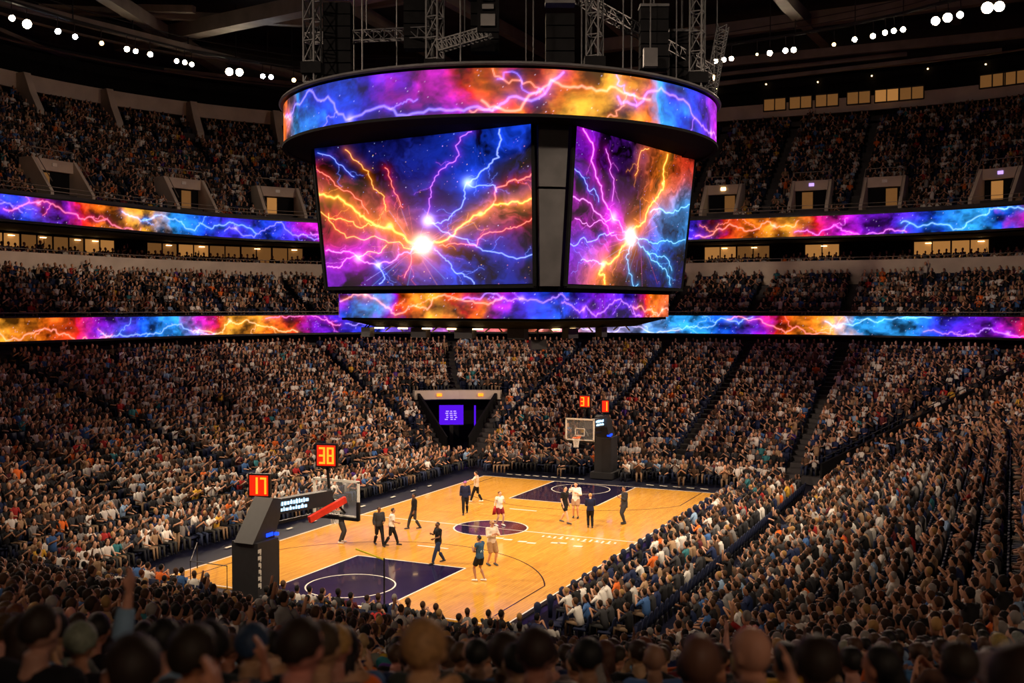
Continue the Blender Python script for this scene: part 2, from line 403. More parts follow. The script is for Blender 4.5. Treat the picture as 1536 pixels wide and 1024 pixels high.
# lit suite windows, one opening after another along the suite wall
def along(path, u):
    L = [0]
    for a, c in zip(path[:-1], path[1:]): L.append(L[-1] + math.dist(a, c))
    d = u*L[-1]
    for i in range(len(path)-1):
        if L[i+1] >= d:
            t = (d-L[i])/max(1e-6, L[i+1]-L[i]); a, c = path[i], path[i+1]
            p = (a[0]+(c[0]-a[0])*t, a[1]+(c[1]-a[1])*t); return p, math.atan2(c[1]-a[1], c[0]-a[0])
    return path[-1], 0
pth = foot(36.75); wn = 0; rw = random.Random(3)
for i in range(46):
    u = .12 + .70*i/46
    if i % 6 == 5 or rw.random() < .25: continue
    (x, y), an = along(pth, u); wn += 1
    wdt = 3.1; z0 = 14.9 + rw.choice((0, 0, .3)); hgt = 16.75 - z0
    root = MB(); root.box((0, 0, 0), (wdt, .05, hgt)); o = struct(root.build('window_%d' % wn, M['warm_room'] if rw.random() < .62 else M['warm_dim']))
    o.location = (x, y, z0+hgt/2); o.rotation_euler = (0, 0, an)
    fr = MB()
    for xx in (-wdt/2, 0, wdt/2): fr.box((xx, -.06, 0), (.09, .12, hgt+.1))
    fr.box((0, -.06, hgt/2), (wdt, .12, .12)); fr.box((0, -.06, -hgt/2), (wdt, .12, .12))
    lpart('window_frame', fr, M['black'], o)
    if rw.random() < .7:
        cl_ = MB(); cl_.box((rw.uniform(-1, 1), -.12, hgt/2-.2), (.5, .16, .05)); lpart('ceiling_light', cl_, M['small_warm'], o)
# lit windows at the very top of the far right end
for (u_s, ang0, ang1) in ((45.0, None, None),):
    for k, (ax, ay, an_) in enumerate([(17, -1.2-2.55*j, 0) for j in range(3)] + [(17, -9.3, 0), (17, -10.95, -1.2), (17, -11, -4.0)] + [(17, -11, -13.0-2.6*j) for j in range(3)]):
        x = ax + 45.35*math.cos(math.radians(an_)); y = ay + 45.35*math.sin(math.radians(an_)); wn += 1
        root = MB(); root.box((0, 0, 0), (2.1, .05, 1.15)); o = struct(root.build('window_%d' % wn, M['warm_room'] if k == 4 else M['warm_dim']))
        o.location = (x-.6, y, 31.35 + (.35 if k > 5 else 0)); o.rotation_euler = (0, 0, math.radians(an_) - PI/2)
        fr = MB()
        for xx in (-1.1, 0, 1.1): fr.box((xx, -.06, 0), (.1, .14, 1.3))
        fr.box((0, -.06, .62), (2.2, .14, .12)); fr.box((0, -.06, -.62), (2.2, .14, .12)); lpart('window_frame', fr, M['charcoal'], o)
# concrete pylons carrying the fascia
for an_ in (98, 87.0, 76.2, 65, 53.7, 43):
    x, y = (cpt(an_, 43.6) if an_ <= 90 else (10.2-12, 11+43.6)); r0 = math.radians(an_ if an_ <= 90 else 90)
    o = MB()
    o.add([(-1.4, -.35, 27.2), (1.2, -.35, 28.9), (1.9, -.35, 31.4), (.3, -.35, 31.4), (-.5, -.35, 29.6), (-1.4, -.35, 28.1),
           (-1.4, .35, 27.2), (1.2, .35, 28.9), (1.9, .35, 31.4), (.3, .35, 31.4), (-.5, .35, 29.6), (-1.4, .35, 28.1)],
          [(0,1,2,3,4,5), (11,10,9,8,7,6)] + [(i, 6+i, 6+(i+1)%6, (i+1)%6) for i in range(6)])
    ob = struct(o.build('column_concrete', M['concrete'])); ob.location = (x, y, 0); ob.rotation_euler = (0, 0, r0)
# small warm lamps under the fascia and along the gallery
k = 0
for u in np.linspace(.13, .80, 26):
    (x, y), an = along(foot(46.0), u); q = MB(); q.ball((0, 0, 0), .11, 8, 5); o = q.build('downlight', M['small_warm']); o.location = (x, y, 31.0); o['kind'] = 'structure'
for u in np.linspace(.50, .82, 16):
    (x, y), an = along(foot(45.9), u); q = MB(); q.ball((0, 0, 0), .075, 8, 5); o = q.build('downlight', M['small_warm']); o.location = (x, y, 33.6+.15*math.sin(u*90)); o['kind'] = 'structure'

# vomitories of the upper bowl
VOM = [((10.2, 11), 90), ((17, 11), 78.4), ((17, 11), 61.0), ((17, .37), 0), ((17, -7.33), 0), ((17, -11), -4.4), ((17, -11), -21.6)]
for n, (an_c, ang) in enumerate(VOM):
    x, y = cpt(ang, 29.3, an_c); ca = math.radians(ang); q = MB(); wv = 1.9 if n < 3 else 1.55
    # local +x = outward, y = along the row
    for sy in (-1, 1):
        yy = sy*wv
        q.add([(-.9, yy-.14, 18.2), (2.3, yy-.14, 18.2), (2.3, yy-.14, 21.9), (1.0, yy-.14, 21.9), (-.9, yy-.14, 19.3),
               (-.9, yy+.14, 18.2), (2.3, yy+.14, 18.2), (2.3, yy+.14, 21.9), (1.0, yy+.14, 21.9), (-.9, yy+.14, 19.3)],
              [(0,1,2,3,4), (9,8,7,6,5)] + [(i, 5+i, 5+(i+1)%5, (i+1)%5) for i in range(5)])
    q.box((1.3, 0, 21.45), (.5, 2*wv, .85))
    o = struct(q.build('doorway_surround', M['concrete'])); o.location = (x, y, 0); o.rotation_euler = (0, 0, ca)
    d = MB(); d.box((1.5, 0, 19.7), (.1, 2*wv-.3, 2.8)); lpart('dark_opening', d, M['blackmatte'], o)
    d = MB(); d.box((1.42, (-.5 if n % 2 else .4), 19.75), (.1, .9 if n else .5, 2.3)); lpart('lit_doorway', d, M['warm_room'] if n in (2, 6) else M['warm_dim'], o)
    d = MB(); d.box((1.02, 0, 21.5), (.06, .42, .26)); lpart('exit_lamp', d, M['lilac'] if n in (4, 6) else M['small_warm'] if n in (3,) else M['white_frame'], o)
    d = MB()
    for sy in (-1, 1): d.tube([(-.9, sy*wv, 20.0), (1.1, sy*wv, 22.6), (2.3, sy*wv, 22.6)], .035, 6)
    d.tube([(1.1, -wv, 22.6), (1.1, wv, 22.6)], .035, 6); lpart('handrail', d, M['steel'], o)

# roof girders
def girder(a, b, w, h): q = MB(); q.beam(a, b, w, h); return q
GIR = [((12, 41.5, 36.2), (50, 56, 36.2), 1.1, 1.1), ((25.0, 20.5, 36.0), (30.2, 55, 36.2), 1.5, 1.3), ((20, 54, 37), (35, 34, 37), .7, .7),
       ((26, 42.0, 37), (24, 50, 37.6), .6, .6), ((43.2, -6.1, 36.0), (62, -6.6, 36.6), 1.0, 1.1), ((38, -6, 36), (43.2, -6.1, 36), 1.0, 1.1), ((51.2, 14, 36.4), (48.9, -32, 36.4), .9, 1.2),
       ((57, 20, 35.0), (57.5, -30, 35.0), .5, .8), ((8, 48, 34.5), (44, 43, 34.5), .5, .7), ((30, 10, 37.8), (60, 12, 37.8), .8, 1.0), ((30, 30, 37.8), (60, 34, 37.8), .8, 1.0),
       ((0, -30, 38), (0, 60, 38), .8, 1.1), ((18, -40, 38), (18, 60, 38), .8, 1.1), ((36, -40, 38.6), (36, 60, 38.6), .6, .8), ((-14, 22, 38), (62, 22, 38), .8, 1.1), ((-14, -18, 38), (62, -18, 38), .8, 1.1)]
for a, c, w_, h_ in GIR: struct(girder(a, c, w_, h_).build('beam_roof', M['steel']))
for (a, c) in (((10, 58, 36.6), (36, 58, 33.2)), ((36, 55, 35), (46, 45, 34.5)), ((58, 6, 34.0), (58, -14, 34.3)), ((57.5, 4, 33.0), (57, -22, 33.6))):
    struct(girder(a, c, .35, .35).build('beam_gallery', M['steel']))
L_BOLTS=[('O',3,[(-0.01,0.688),(0.13,0.608),(0.203,0.513),(0.276,0.43),(0.352,0.413),(0.424,0.331),(0.504,0.276)]),('O',1.2,[(0.002,0.543),(0.104,0.489),(0.18,0.427),(0.245,0.444),(0.276,0.43)]),('O',2,[(0.504,0.276),(0.586,0.287),(0.677,0.376),(0.779,0.461),(0.836,0.516),(0.917,0.528),(1.002,0.539)]),('R',1.6,[(0.836,0.516),(0.845,0.595),(0.907,0.657),(0.999,0.691)]),('R',1,[(0.585,0.266),(0.701,0.269),(0.788,0.326),(0.871,0.34),(0.953,0.374),(1.0,0.417)]),('B',1.6,[(0.871,0.989),(0.868,0.885),(0.824,0.775),(0.774,0.703),(0.725,0.669)]),('B',1.3,[(0.725,0.669),(0.714,0.569),(0.653,0.472),(0.6,0.414),(0.542,0.436)]),('B',1.1,[(0.725,0.669),(0.799,0.644),(0.846,0.635),(0.852,0.595)]),('P',1,[(0.752,0.994),(0.686,0.892),(0.632,0.78),(0.57,0.687),(0.549,0.565),(0.538,0.436)]),('B',1.2,[(0.542,0.436),(0.633,0.348),(0.716,0.3),(0.784,0.221),(0.867,0.202),(1.001,0.187)]),('B',1.2,[(0.562,0.246),(0.61,0.178),(0.65,0.089),(0.706,0.054),(0.74,0.003)]),('M',1.6,[(0.01,0.262),(0.117,0.251),(0.179,0.202),(0.271,0.147),(0.335,0.16),(0.386,0.213),(0.495,0.261)]),('M',1.2,[(0.179,0.202),(0.075,0.138),(0.008,0.146)]),('B',1.4,[(0.279,0.147),(0.299,0.094),(0.278,0.014)]),('O',1,[(0.179,0.202),(0.23,0.244),(0.328,0.283)]),('R',1,[(-0.001,0.872),(0.065,0.788),(0.167,0.669),(0.25,0.509)]),('O',0.9,[(0.16,0.967),(0.216,0.876),(0.269,0.764),(0.286,0.677),(0.333,0.587),(0.337,0.522)]),('R',0.8,[(0.349,0.816),(0.385,0.666),(0.421,0.536)]),('R',0.9,[(0.495,0.261),(0.447,0.209),(0.407,0.055)]),('B',0.7,[(0.016,0.966),(0.12,0.867),(0.192,0.773)]),('O',1,[(0.042,0.528),(0.096,0.389),(0.237,0.334),(0.376,0.302),(0.496,0.272)])]
L_HOT=[('W',(0.504,0.276),1.6),('V',(0.539,0.436),1.0),('B',(0.729,0.668),0.9),('M',(0.179,0.202),0.8),('B',(0.279,0.147),0.6),('O',(0.779,0.461),0.4),('O',(0.352,0.413),0.6)]
L_BLOB=[('N',(0.233,0.894),0.35),('I',(0.431,0.928),0.35),('B',(0.737,0.787),0.22),('B',(0.889,0.92),0.16),('O',(0.203,0.513),0.13),('O',(0.351,0.391),0.12),('R',(0.083,0.435),0.16),('O',(0.467,0.296),0.12),('R',(0.057,0.703),0.12),('P',(0.073,0.115),0.16),('M',(0.179,0.202),0.1),('B',(0.329,0.058),0.1),('B',(0.694,0.109),0.2),('I',(0.863,0.101),0.2),('O',(0.916,0.508),0.13),('O',(0.791,0.419),0.1),('R',(0.952,0.364),0.12),('P',(0.587,0.309),0.07),('R',(0.364,0.584),0.1),('I',(0.606,0.683),0.15),('D',(0.962,0.757),0.12)]
R_BOLTS=[('O',2.4,[(0.738,0.981),(0.712,0.833),(0.725,0.721),(0.637,0.612),(0.593,0.503),(0.533,0.425),(0.474,0.35)]),('O',3,[(0.474,0.35),(0.395,0.241),(0.269,0.141),(0.239,0.074),(0.292,0.012)]),('B',1.3,[(0.269,0.141),(0.185,0.166),(0.096,0.157)]),('M',1.8,[(0.053,0.993),(0.137,0.882),(0.159,0.748),(0.212,0.659),(0.257,0.543),(0.326,0.449),(0.407,0.374),(0.474,0.35)]),('M',1.6,[(0.012,0.557),(0.109,0.546),(0.205,0.472),(0.301,0.456)]),('B',1,[(0.01,0.732),(0.076,0.689),(0.114,0.618),(0.198,0.553)]),('C',1.5,[(0.997,0.654),(0.893,0.587),(0.758,0.564),(0.631,0.543)]),('C',1.2,[(0.991,0.379),(0.829,0.348),(0.684,0.319),(0.569,0.34),(0.486,0.363)]),('C',1.3,[(0.545,0.314),(0.666,0.223),(0.793,0.138),(0.885,0.02)]),('C',1.1,[(0.517,0.322),(0.45,0.202),(0.487,0.092),(0.576,0.016)]),('B',1.3,[(0.007,0.259),(0.106,0.308),(0.217,0.327),(0.333,0.364)]),('O',0.8,[(0.568,0.987),(0.487,0.869),(0.47,0.778)]),('M',0.9,[(0.474,0.35),(0.282,0.4),(0.145,0.38),(0.033,0.423)]),('C',1,[(0.635,0.243),(0.752,0.231),(0.887,0.132)]),('M',0.8,[(0.225,0.906),(0.274,0.754),(0.302,0.573)])]
R_HOT=[('W',(0.474,0.35),1.5),('M',(0.324,0.466),0.9),('O',(0.269,0.141),0.6),('O',(0.72,0.766),0.4)]
R_BLOB=[('P',(0.103,0.892),0.2),('M',(0.113,0.497),0.16),('D',(0.335,0.873),0.18),('O',(0.709,0.855),0.2),('O',(0.593,0.627),0.12),('R',(0.858,0.866),0.12),('O',(0.237,0.095),0.15),('P',(0.052,0.163),0.16),('C',(0.844,0.483),0.14),('B',(0.718,0.275),0.15),('I',(0.829,0.091),0.2),('B',(0.107,0.292),0.1),('M',(0.309,0.361),0.12),('I',(0.485,0.114),0.12)]
RING_STOPS=[(0.3778, 'O'), (0.4069, 'C'), (0.4333, 'B'), (0.4667, 'B'), (0.4875, 'V'), (0.5028, 'P'), (0.5181, 'M'), (0.5444, 'M'), (0.5597, 'R'), (0.575, 'O'), (0.5917, 'R'), (0.6069, 'O'), (0.6208, 'Y'), (0.6417, 'Y'), (0.6611, 'O'), (0.6764, 'C'), (0.7056, 'B'), (0.7333, 'V'), (0.7903, 'M')]
BAND_STOPS=[(0.0174,'B'),(0.0465,'C'),(0.0697,'P'),(0.0813,'R'),(0.0988,'O'),(0.122,'Y'),(0.1511,'R'),(0.1743,'O'),(0.1917,'M'),(0.215,'V'),(0.2425,'B'),(0.2732,'B'),(0.2965,'V'),(0.3255,'P'),(0.3836,'V'),(0.4301,'R'),(0.4475,'O'),(0.9708,'M')]
LOW_STOPS=[(0.1837,'Y'),(0.2048,'O'),(0.2207,'R'),(0.2365,'P'),(0.2576,'B'),(0.284,'C'),(0.2985,'M'),(0.3094,'R'),(0.3199,'Y'),(0.3463,'O'),(0.3562,'R'),(0.3697,'P'),(0.3832,'V'),(0.4021,'B'),(0.4851,'O'),(0.5713,'C'),(0.585,'C'),(0.6021,'B'),(0.6158,'P'),(0.626,'R'),(0.6363,'O'),(0.6568,'Y'),(0.668,'C'),(0.6869,'C'),(0.7025,'B'),(0.715,'V'),(0.7275,'P'),(0.7369,'M'),(0.7451,'R')]
UP_STOPS=[(0.1959,'V'),(0.2107,'B'),(0.2256,'P'),(0.2355,'R'),(0.2503,'O'),(0.2651,'Y'),(0.2799,'Y'),(0.2886,'C'),(0.3106,'B'),(0.326,'V'),(0.3447,'B'),(0.3595,'V'),(0.3698,'M'),(0.483,'B'),(0.5777,'V'),(0.5873,'P'),(0.5937,'R'),(0.6065,'O'),(0.6225,'Y'),(0.6353,'R'),(0.6481,'M'),(0.6621,'P'),(0.6773,'V'),(0.6923,'B'),(0.7071,'C'),(0.716,'C'),(0.7248,'B'),(0.7324,'M')]

# ================================================================== LED PICTURES
PAL = dict(O=(1.0,.17,.006), Y=(1.0,.42,.03), R=(.80,.012,.012), M=(.62,.008,.55), P=(.25,.008,.72), V=(.07,.02,.95), B=(.006,.07,.95), C=(.03,.38,1.0), I=(.004,.008,.20), N=(.003,.003,.035), D=(.02,.004,.07), W=(1,.8,.45))
PAL = {k: np.array(v, np.float32) for k, v in PAL.items()}
def vnoise(U, V, seed):
    r = np.random.default_rng(seed); G = r.random((256, 256)).astype(np.float32)
    iu = np.floor(U).astype(int); iv = np.floor(V).astype(int); fu = U-iu; fv = V-iv
    fu = fu*fu*(3-2*fu); fv = fv*fv*(3-2*fv); iu &= 255; iv &= 255; ju = (iu+1) & 255; jv = (iv+1) & 255
    return (G[iu, iv]*(1-fu)+G[ju, iv]*fu)*(1-fv) + (G[iu, jv]*(1-fu)+G[ju, jv]*fu)*fv
def fbm(U, V, seed, octs=5):
    a = .5; t = 0; tot = 0
    for i in range(octs): t = t + a*vnoise(U*2**i, V*2**i, seed+i); tot += a; a *= .55
    return t/tot
def jag(pts, r, amp=.16, lev=4):
    P = [np.array(p, float) for p in pts]
    for l in range(lev):
        Q = [P[0]]
        for a, b in zip(P[:-1], P[1:]):
            d = b-a; L = np.hypot(*d); n = np.array([-d[1], d[0]])/max(L, 1e-6)
            Q += [(a+b)/2 + n*r.normal()*L*amp, b]
        P = Q
        if len(P) > 140: break
    return np.array(P, np.float32)
def bolt(img, X, Y, P, w, glow, col, core, gain=1.0):
    """X (cols), Y (rows) are 1-D metric axes; add a glowing polyline to img[rows, cols, 3]"""
    mrg = glow*5
    x0, x1 = np.searchsorted(X, (P[:,0].min()-mrg, P[:,0].max()+mrg)); y0, y1 = np.searchsorted(Y, (P[:,1].min()-mrg, P[:,1].max()+mrg))
    if x1-x0 < 1 or y1-y0 < 1: return
    D = np.full((y1-y0, x1-x0), 1e9, np.float32)
    for a, b in zip(P[:-1], P[1:]):
        a0, a1 = np.searchsorted(X, (min(a[0], b[0])-mrg, max(a[0], b[0])+mrg)); b0, b1 = np.searchsorted(Y, (min(a[1], b[1])-mrg, max(a[1], b[1])+mrg))
        gx = X[None, a0:a1]; gy = Y[b0:b1, None]; d = b-a; L2 = max(d@d, 1e-9)
        t = np.clip(((gx-a[0])*d[0]+(gy-a[1])*d[1])/L2, 0, 1)
        q = (gx-a[0]-t*d[0])**2 + (gy-a[1]-t*d[1])**2
        s_ = D[b0-y0:b1-y0, a0-x0:a1-x0]; np.minimum(s_, q, out=s_)
    D = np.sqrt(D); sub = img[y0:y1, x0:x1]
    sub += gain*(np.exp(-(D/w)**2)[..., None]*core + (np.exp(-D/glow)*.55)[..., None]*col)
def hot(img, X, Y, p, s, col, core):
    D = np.sqrt((X[None]-p[0])**2 + (Y[:,None]-p[1])**2)
    img += (np.exp(-(D/(s*.035))**2)*1.6)[..., None]*core + (np.exp(-D/(s*.06))*1.1)[..., None]*col
def core_of(c): return np.array({'O':(1.3,.75,.16), 'R':(1.2,.35,.25), 'M':(1.0,.45,1.1), 'P':(.8,.25,1.0), 'B':(.45,.6,1.3), 'C':(.35,.8,1.3), 'V':(.9,.75,1.3), 'W':(1.6,1.4,1.0), 'Y':(1.3,1.0,.4)}[c], np.float32)
def screen_img(nu, nv, asp, blobs, bolts, hots, seed, rays_at=None):
    X = np.linspace(0, asp, nu).astype(np.float32); Y = np.linspace(0, 1, nv).astype(np.float32); r = np.random.default_rng(seed)
    U, V = np.meshgrid(X, Y); wx = (fbm(U*3, V*3, seed+20)-.5)*.35; wy = (fbm(U*3, V*3, seed+30)-.5)*.35
    num = np.zeros((nv, nu, 3), np.float32)+PAL['N']*.15; den = np.full((nv, nu, 1), .15, np.float32)
    for c, p, s in blobs:
        w_ = np.exp(-(((U+wx-p[0]*asp)**2 + (V+wy-p[1])**2)/(2*(s*.85)**2)))[..., None]*{'N': 1.7, 'D': 1.4, 'I': 1.5, 'B': .8}.get(c, 1.1)
        num += w_*PAL[c]; den += w_
    n = fbm(U*5+wx*9, V*5+wy*9, seed, 6); n2 = fbm(U*14+wx*20, V*14+wy*20, seed+50, 5)
    img = num/den*(np.clip((n-.30)*2.6, .04, 1.3)**1.7*1.05)[..., None]
    img += (num/den)*(np.clip(n2-.52, 0, 1)**1.2*2.6)[..., None]
    lum = np.clip(n2*n*2.2-.75, 0, 1)[..., None]; img += lum*np.sqrt(num/den)*.16
    for c, wd, pts in bolts:
        P = jag([(u*asp, v) for u, v in pts], r, .13, 3)
        bolt(img, X, Y, P, .0019*wd+.0010, .008+.007*wd, PAL[c]*1.0, core_of(c))
        if wd >= 1.8: bolt(img, X, Y, P, .004*wd, .016*wd, PAL['Y' if c == 'O' else c]*.75, PAL['Y' if c == 'O' else c]*.4)
        for k in range(int(1+wd*1.8)):           # forks
            i = r.integers(2, len(P)-2); a = P[i]; d = P[min(i+4, len(P)-1)]-P[i-2]; an = math.atan2(d[1], d[0]) + r.choice((-1, 1))*r.uniform(.35, 1.0); L = r.uniform(.05, .17)
            e = a + L*np.array([math.cos(an), math.sin(an)]); bolt(img, X, Y, jag([a, (a+e)/2, e], r, .2, 2), .0012, .005, PAL[c]*.7, core_of(c)*.5, .7)
    for c, p, s in hots: hot(img, X, Y, (p[0]*asp, p[1]), s, PAL[c] if c != 'W' else PAL['O'], core_of(c))
    if rays_at:                                # fine streaks thrown out of the burst
        for k in range(26):
            an = r.uniform(0, 2*PI); a0 = r.uniform(.05, .2); L = r.uniform(.05, .3); c = r.choice(list('ORMBPC'))
            p = np.array([rays_at[0]*asp, rays_at[1]]); d = np.array([math.cos(an), math.sin(an)])
            P = np.array([p+d*a0, p+d*(a0+L)], np.float32); bolt(img, X, Y, P, .0011, .003, PAL[c]*.5, core_of(c)*.35, .6)
    for k in range(300):
        x, y = r.uniform(0, asp), r.uniform(0, 1); i, j = int(x/asp*(nu-1)), int(y*(nv-1)); c = core_of(r.choice(list('ORMBPBV')))
        q = r.uniform(.1, .7); img[j, i] += c*q
        if r.random() < .3 and i+1 < nu and j+1 < nv: img[j+1, i] += c*q; img[j, i+1] += c*q; img[j+1, i+1] += c*q
    return np.minimum(img, 1.6)
def band_img(nu, nv, L, H, stops, seed, dens=.11, closed=False):
    X = np.linspace(0, L, nu).astype(np.float32); Y = np.linspace(0, H, nv).astype(np.float32); r = np.random.default_rng(seed)
    U, V = np.meshgrid(X, Y); sx = np.array([s*L for s, c in stops]); sc_ = np.array([PAL[c] for s, c in stops])
    wx = (fbm(U/H*1.2, V/H*1.2, seed+5)-.5)*H*2.2
    base = np.stack([np.interp(U+wx, sx, sc_[:, k]) for k in range(3)], -1).astype(np.float32)
    n = fbm(U/H*1.5+wx*.4, V/H*2.2, seed, 6); n2 = fbm(U/H*4, V/H*5+wx, seed+9, 4)
    img = base*(np.clip((n-.22)*2.5, .14, 1.35)**1.4*1.1)[..., None] + np.sqrt(base)*(np.clip(n2*n*2.4-.8, 0, 1)*.3)[..., None]
    x = 0.0
    while x < L:
        ln = r.uniform(3.5, 8)*H; y = r.uniform(.15, .85)*H; pts = [(x, y)]
        while pts[-1][0] < x+ln:
            pts.append((pts[-1][0]+r.uniform(.4, 1.1)*H, float(np.clip(pts[-1][1]+r.normal()*.33*H, .06*H, .94*H))))
        c = np.array([np.interp(x+ln/2, sx, sc_[:, k]) for k in range(3)]); core = np.clip(c*1.0+np.array([.36, .26, .34]), 0, 1.4)
        P = jag(pts, r, .11, 3); bolt(img, X, Y, P, .026*H, .085*H, c*1.0, core)
        for k in range(3):
            i = r.integers(1, len(P)-2); a = P[i]; an = r.uniform(-1, 1) + (PI if r.random() < .5 else 0); l_ = r.uniform(.4, 1.3)*H
            e = a+l_*np.array([math.cos(an), math.sin(an)]); bolt(img, X, Y, jag([a, (a+e)/2, e], r, .2, 3), .014*H, .05*H, c*.9, core*.75)
        i = r.integers(2, len(P)-2)
        if r.random() < .6:
            p = P[i]; x0, x1 = np.searchsorted(X, (p[0]-H, p[0]+H)); D = np.sqrt((X[None, x0:x1]-p[0])**2+(Y[:, None]-p[1])**2)
            img[:, x0:x1] += (np.exp(-(D/(.10*H))**2))[..., None]*core*1.2 + (np.exp(-D/(.25*H))*.6)[..., None]*c
        x += ln*r.uniform(.75, 1.1)
    for k in range(int(L/H*5)):
        i, j = r.integers(0, nu), r.integers(0, nv); img[j, i] += np.array([.6, .5, .7])*r.uniform(.3, 1)
    return np.minimum(img, 1.5)
def led_surface(name, corner_fn, nu, nv, img, m, parent=None):
    """corner_fn(U, V) -> points (nv*nu, 3)"""
    u = np.linspace(0, 1, nu); v = np.linspace(0, 1, nv); P = corner_fn(*np.meshgrid(u, v)).reshape(-1, 3)
    i = np.arange(nu-1)[None] + np.arange(nv-1)[:, None]*nu; i = i.ravel(); Q = np.stack([i, i+1, i+1+nu, i+nu], 1)
    o = fast_mesh(name, P, Q, m, img.reshape(-1, 3))
    if parent is not None: o.parent = parent
    return o
def path_fn(path, z0, z1):
    P = np.array(path); Ls = np.r_[0, np.cumsum(np.hypot(*np.diff(P, axis=0).T))]; T = Ls[-1]
    def f(U, V):
        d = U*T; return np.stack([np.interp(d, Ls, P[:, 0]), np.interp(d, Ls, P[:, 1]), z0+(z1-z0)*V], -1)
    return f, T
LED = attr_mat('led_video_panel', emission=1.0)
LEDR = attr_mat('led_ribbon_panel', emission=0.95)

# ================================================================== CENTRE-HUNG SCOREBOARD
SX, SY, SPH = 1.266, -0.324, -0.139
sb = thing('centre_hung_scoreboard', 'huge four sided hanging video scoreboard with a round LED ring, above the centre circle', 'scoreboard', (SX, SY, 10.2), SPH)
def ct(A, o): return [(-A, o), (-A, -o), (-o, -A), (o, -A), (A, -o), (A, o), (o, A), (-o, A)]
def taper(polyA, zA, polyB, zB):
    q = MB(); n = len(polyA)
    q.add([(x, y, zA-10.2) for x, y in polyA] + [(x, y, zB-10.2) for x, y in polyB], [tuple(range(n-1, -1, -1)), tuple(range(n, 2*n))] + [(i, (i+1)%n, n+(i+1)%n, n+i) for i in range(n)]); return q
ZT, ZB, AT, AB, OT, WB = 18.406, 11.896, 7.367, 6.782, 6.06, 5.78
lpart('housing', taper(ct(AB-.35, WB+.05), ZB-.3, ct(AT-.35, OT+.05), ZT+.2), M['sbblack'], sb)
TLc = dict(O=1)
imgL = screen_img(440, 300, 1.44, L_BLOB, L_BOLTS, L_HOT, 7, (.47, .25))
imgR = screen_img(440, 330, 1.4, R_BLOB, R_BOLTS, R_HOT, 19, (.56, .36))
def face_fn(flip):
    # side 0 = -x face (u runs +y -> -y), others turned by 90 degrees
    def f(U, V):
        A = AB + (AT-AB)*V + .02; wdt = WB + (OT-WB)*V
        y = wdt - 2*wdt*U; return np.stack([-A, y, ZB - 10.2 + (ZT-ZB)*V], -1)
    return f
for k, (img, nm) in enumerate(((imgL, 'red and blue lightning'), (imgR, 'purple and orange lightning'), (imgL, ''), (imgR, ''))):
    nv, nu = img.shape[:2]
    if k < 2:
        o = led_surface('video_screen', face_fn(0), nu, nv, img, LED, sb); src = (o, src[0]) if k else (o,)
        o['label'] = 'video screen showing ' + nm
    else:
        o = src[1-(k-2)].copy(); COL.objects.link(o); o.parent = sb
    o.rotation_euler = (0, 0, k*PI/2)
for k in range(4):
    fr = MB(); 
    c = [Vector((-(AT+.03), OT+.08, ZT+.10-10.2)), Vector((-(AT+.03), -OT-.08, ZT+.10-10.2)), Vector((-(AB+.02), -WB-.08, ZB-.10-10.2)), Vector((-(AB+.02), WB+.08, ZB-.10-10.2))]
    for a, b_ in ((0,1), (1,2), (2,3), (3,0)): fr.beam(c[a], c[b_], .14, .14)
    o = lpart('screen_frame', fr, M['sbblack'], sb); o.rotation_euler = (0, 0, k*PI/2)
    cp_ = MB()      # corner post with two panels
    def cq(z): t = (z-ZB)/(ZT-ZB); A = AB+(AT-AB)*t; w_ = WB+(OT-WB)*t; return A, w_
    for z0, z1 in ((ZB-.1, ZB+3.9), (ZB+4.0, ZT)):
        A0, w0 = cq(z0); A1, w1 = cq(z1); e = .06; g_ = .14
        p = [(-A0+g_, -w0-.25, z0-10.2), (-w0-.25, -A0+g_, z0-10.2), (-w1-.25, -A1+g_, z1-10.2), (-A1+g_, -w1-.25, z1-10.2)]
        cp_.add(p + [(x+.3, y+.3, z) for x, y, z in p], [(0,1,2,3), (7,6,5,4), (0,4,5,1), (1,5,6,2), (2,6,7,3), (3,7,4,0)])
    o = lpart('corner_panel', cp_, M['charcoal'], sb); o.rotation_euler = (0, 0, k*PI/2)
# lower LED band
imgB = band_img(900, 26, 46.0, 1.15, [(0, 'P')] + BAND_STOPS + [(1.0, 'V')], 41)
oc = ct(6.2, 5.6); pth_ = oc[0:1] + oc[1:] + oc[0:1]
f_, T = path_fn(pth_, 10.42-10.2, 11.55-10.2); led_surface('lower_led_band', f_, 900, 26, imgB, LED, sb)
lpart('lower_housing', taper(ct(6.1, 5.5), 10.3, ct(6.1, 5.5), 11.75), M['sbblack'], sb)
lpart('underside_tray', taper(ct(4.9, 4.3), 9.95, ct(6.15, 5.55), 10.36), M['sbblack'], sb)
lpart('neck', taper(ct(6.0, 5.4), 11.55, ct(AB-.3, WB), ZB), M['sbblack'], sb)
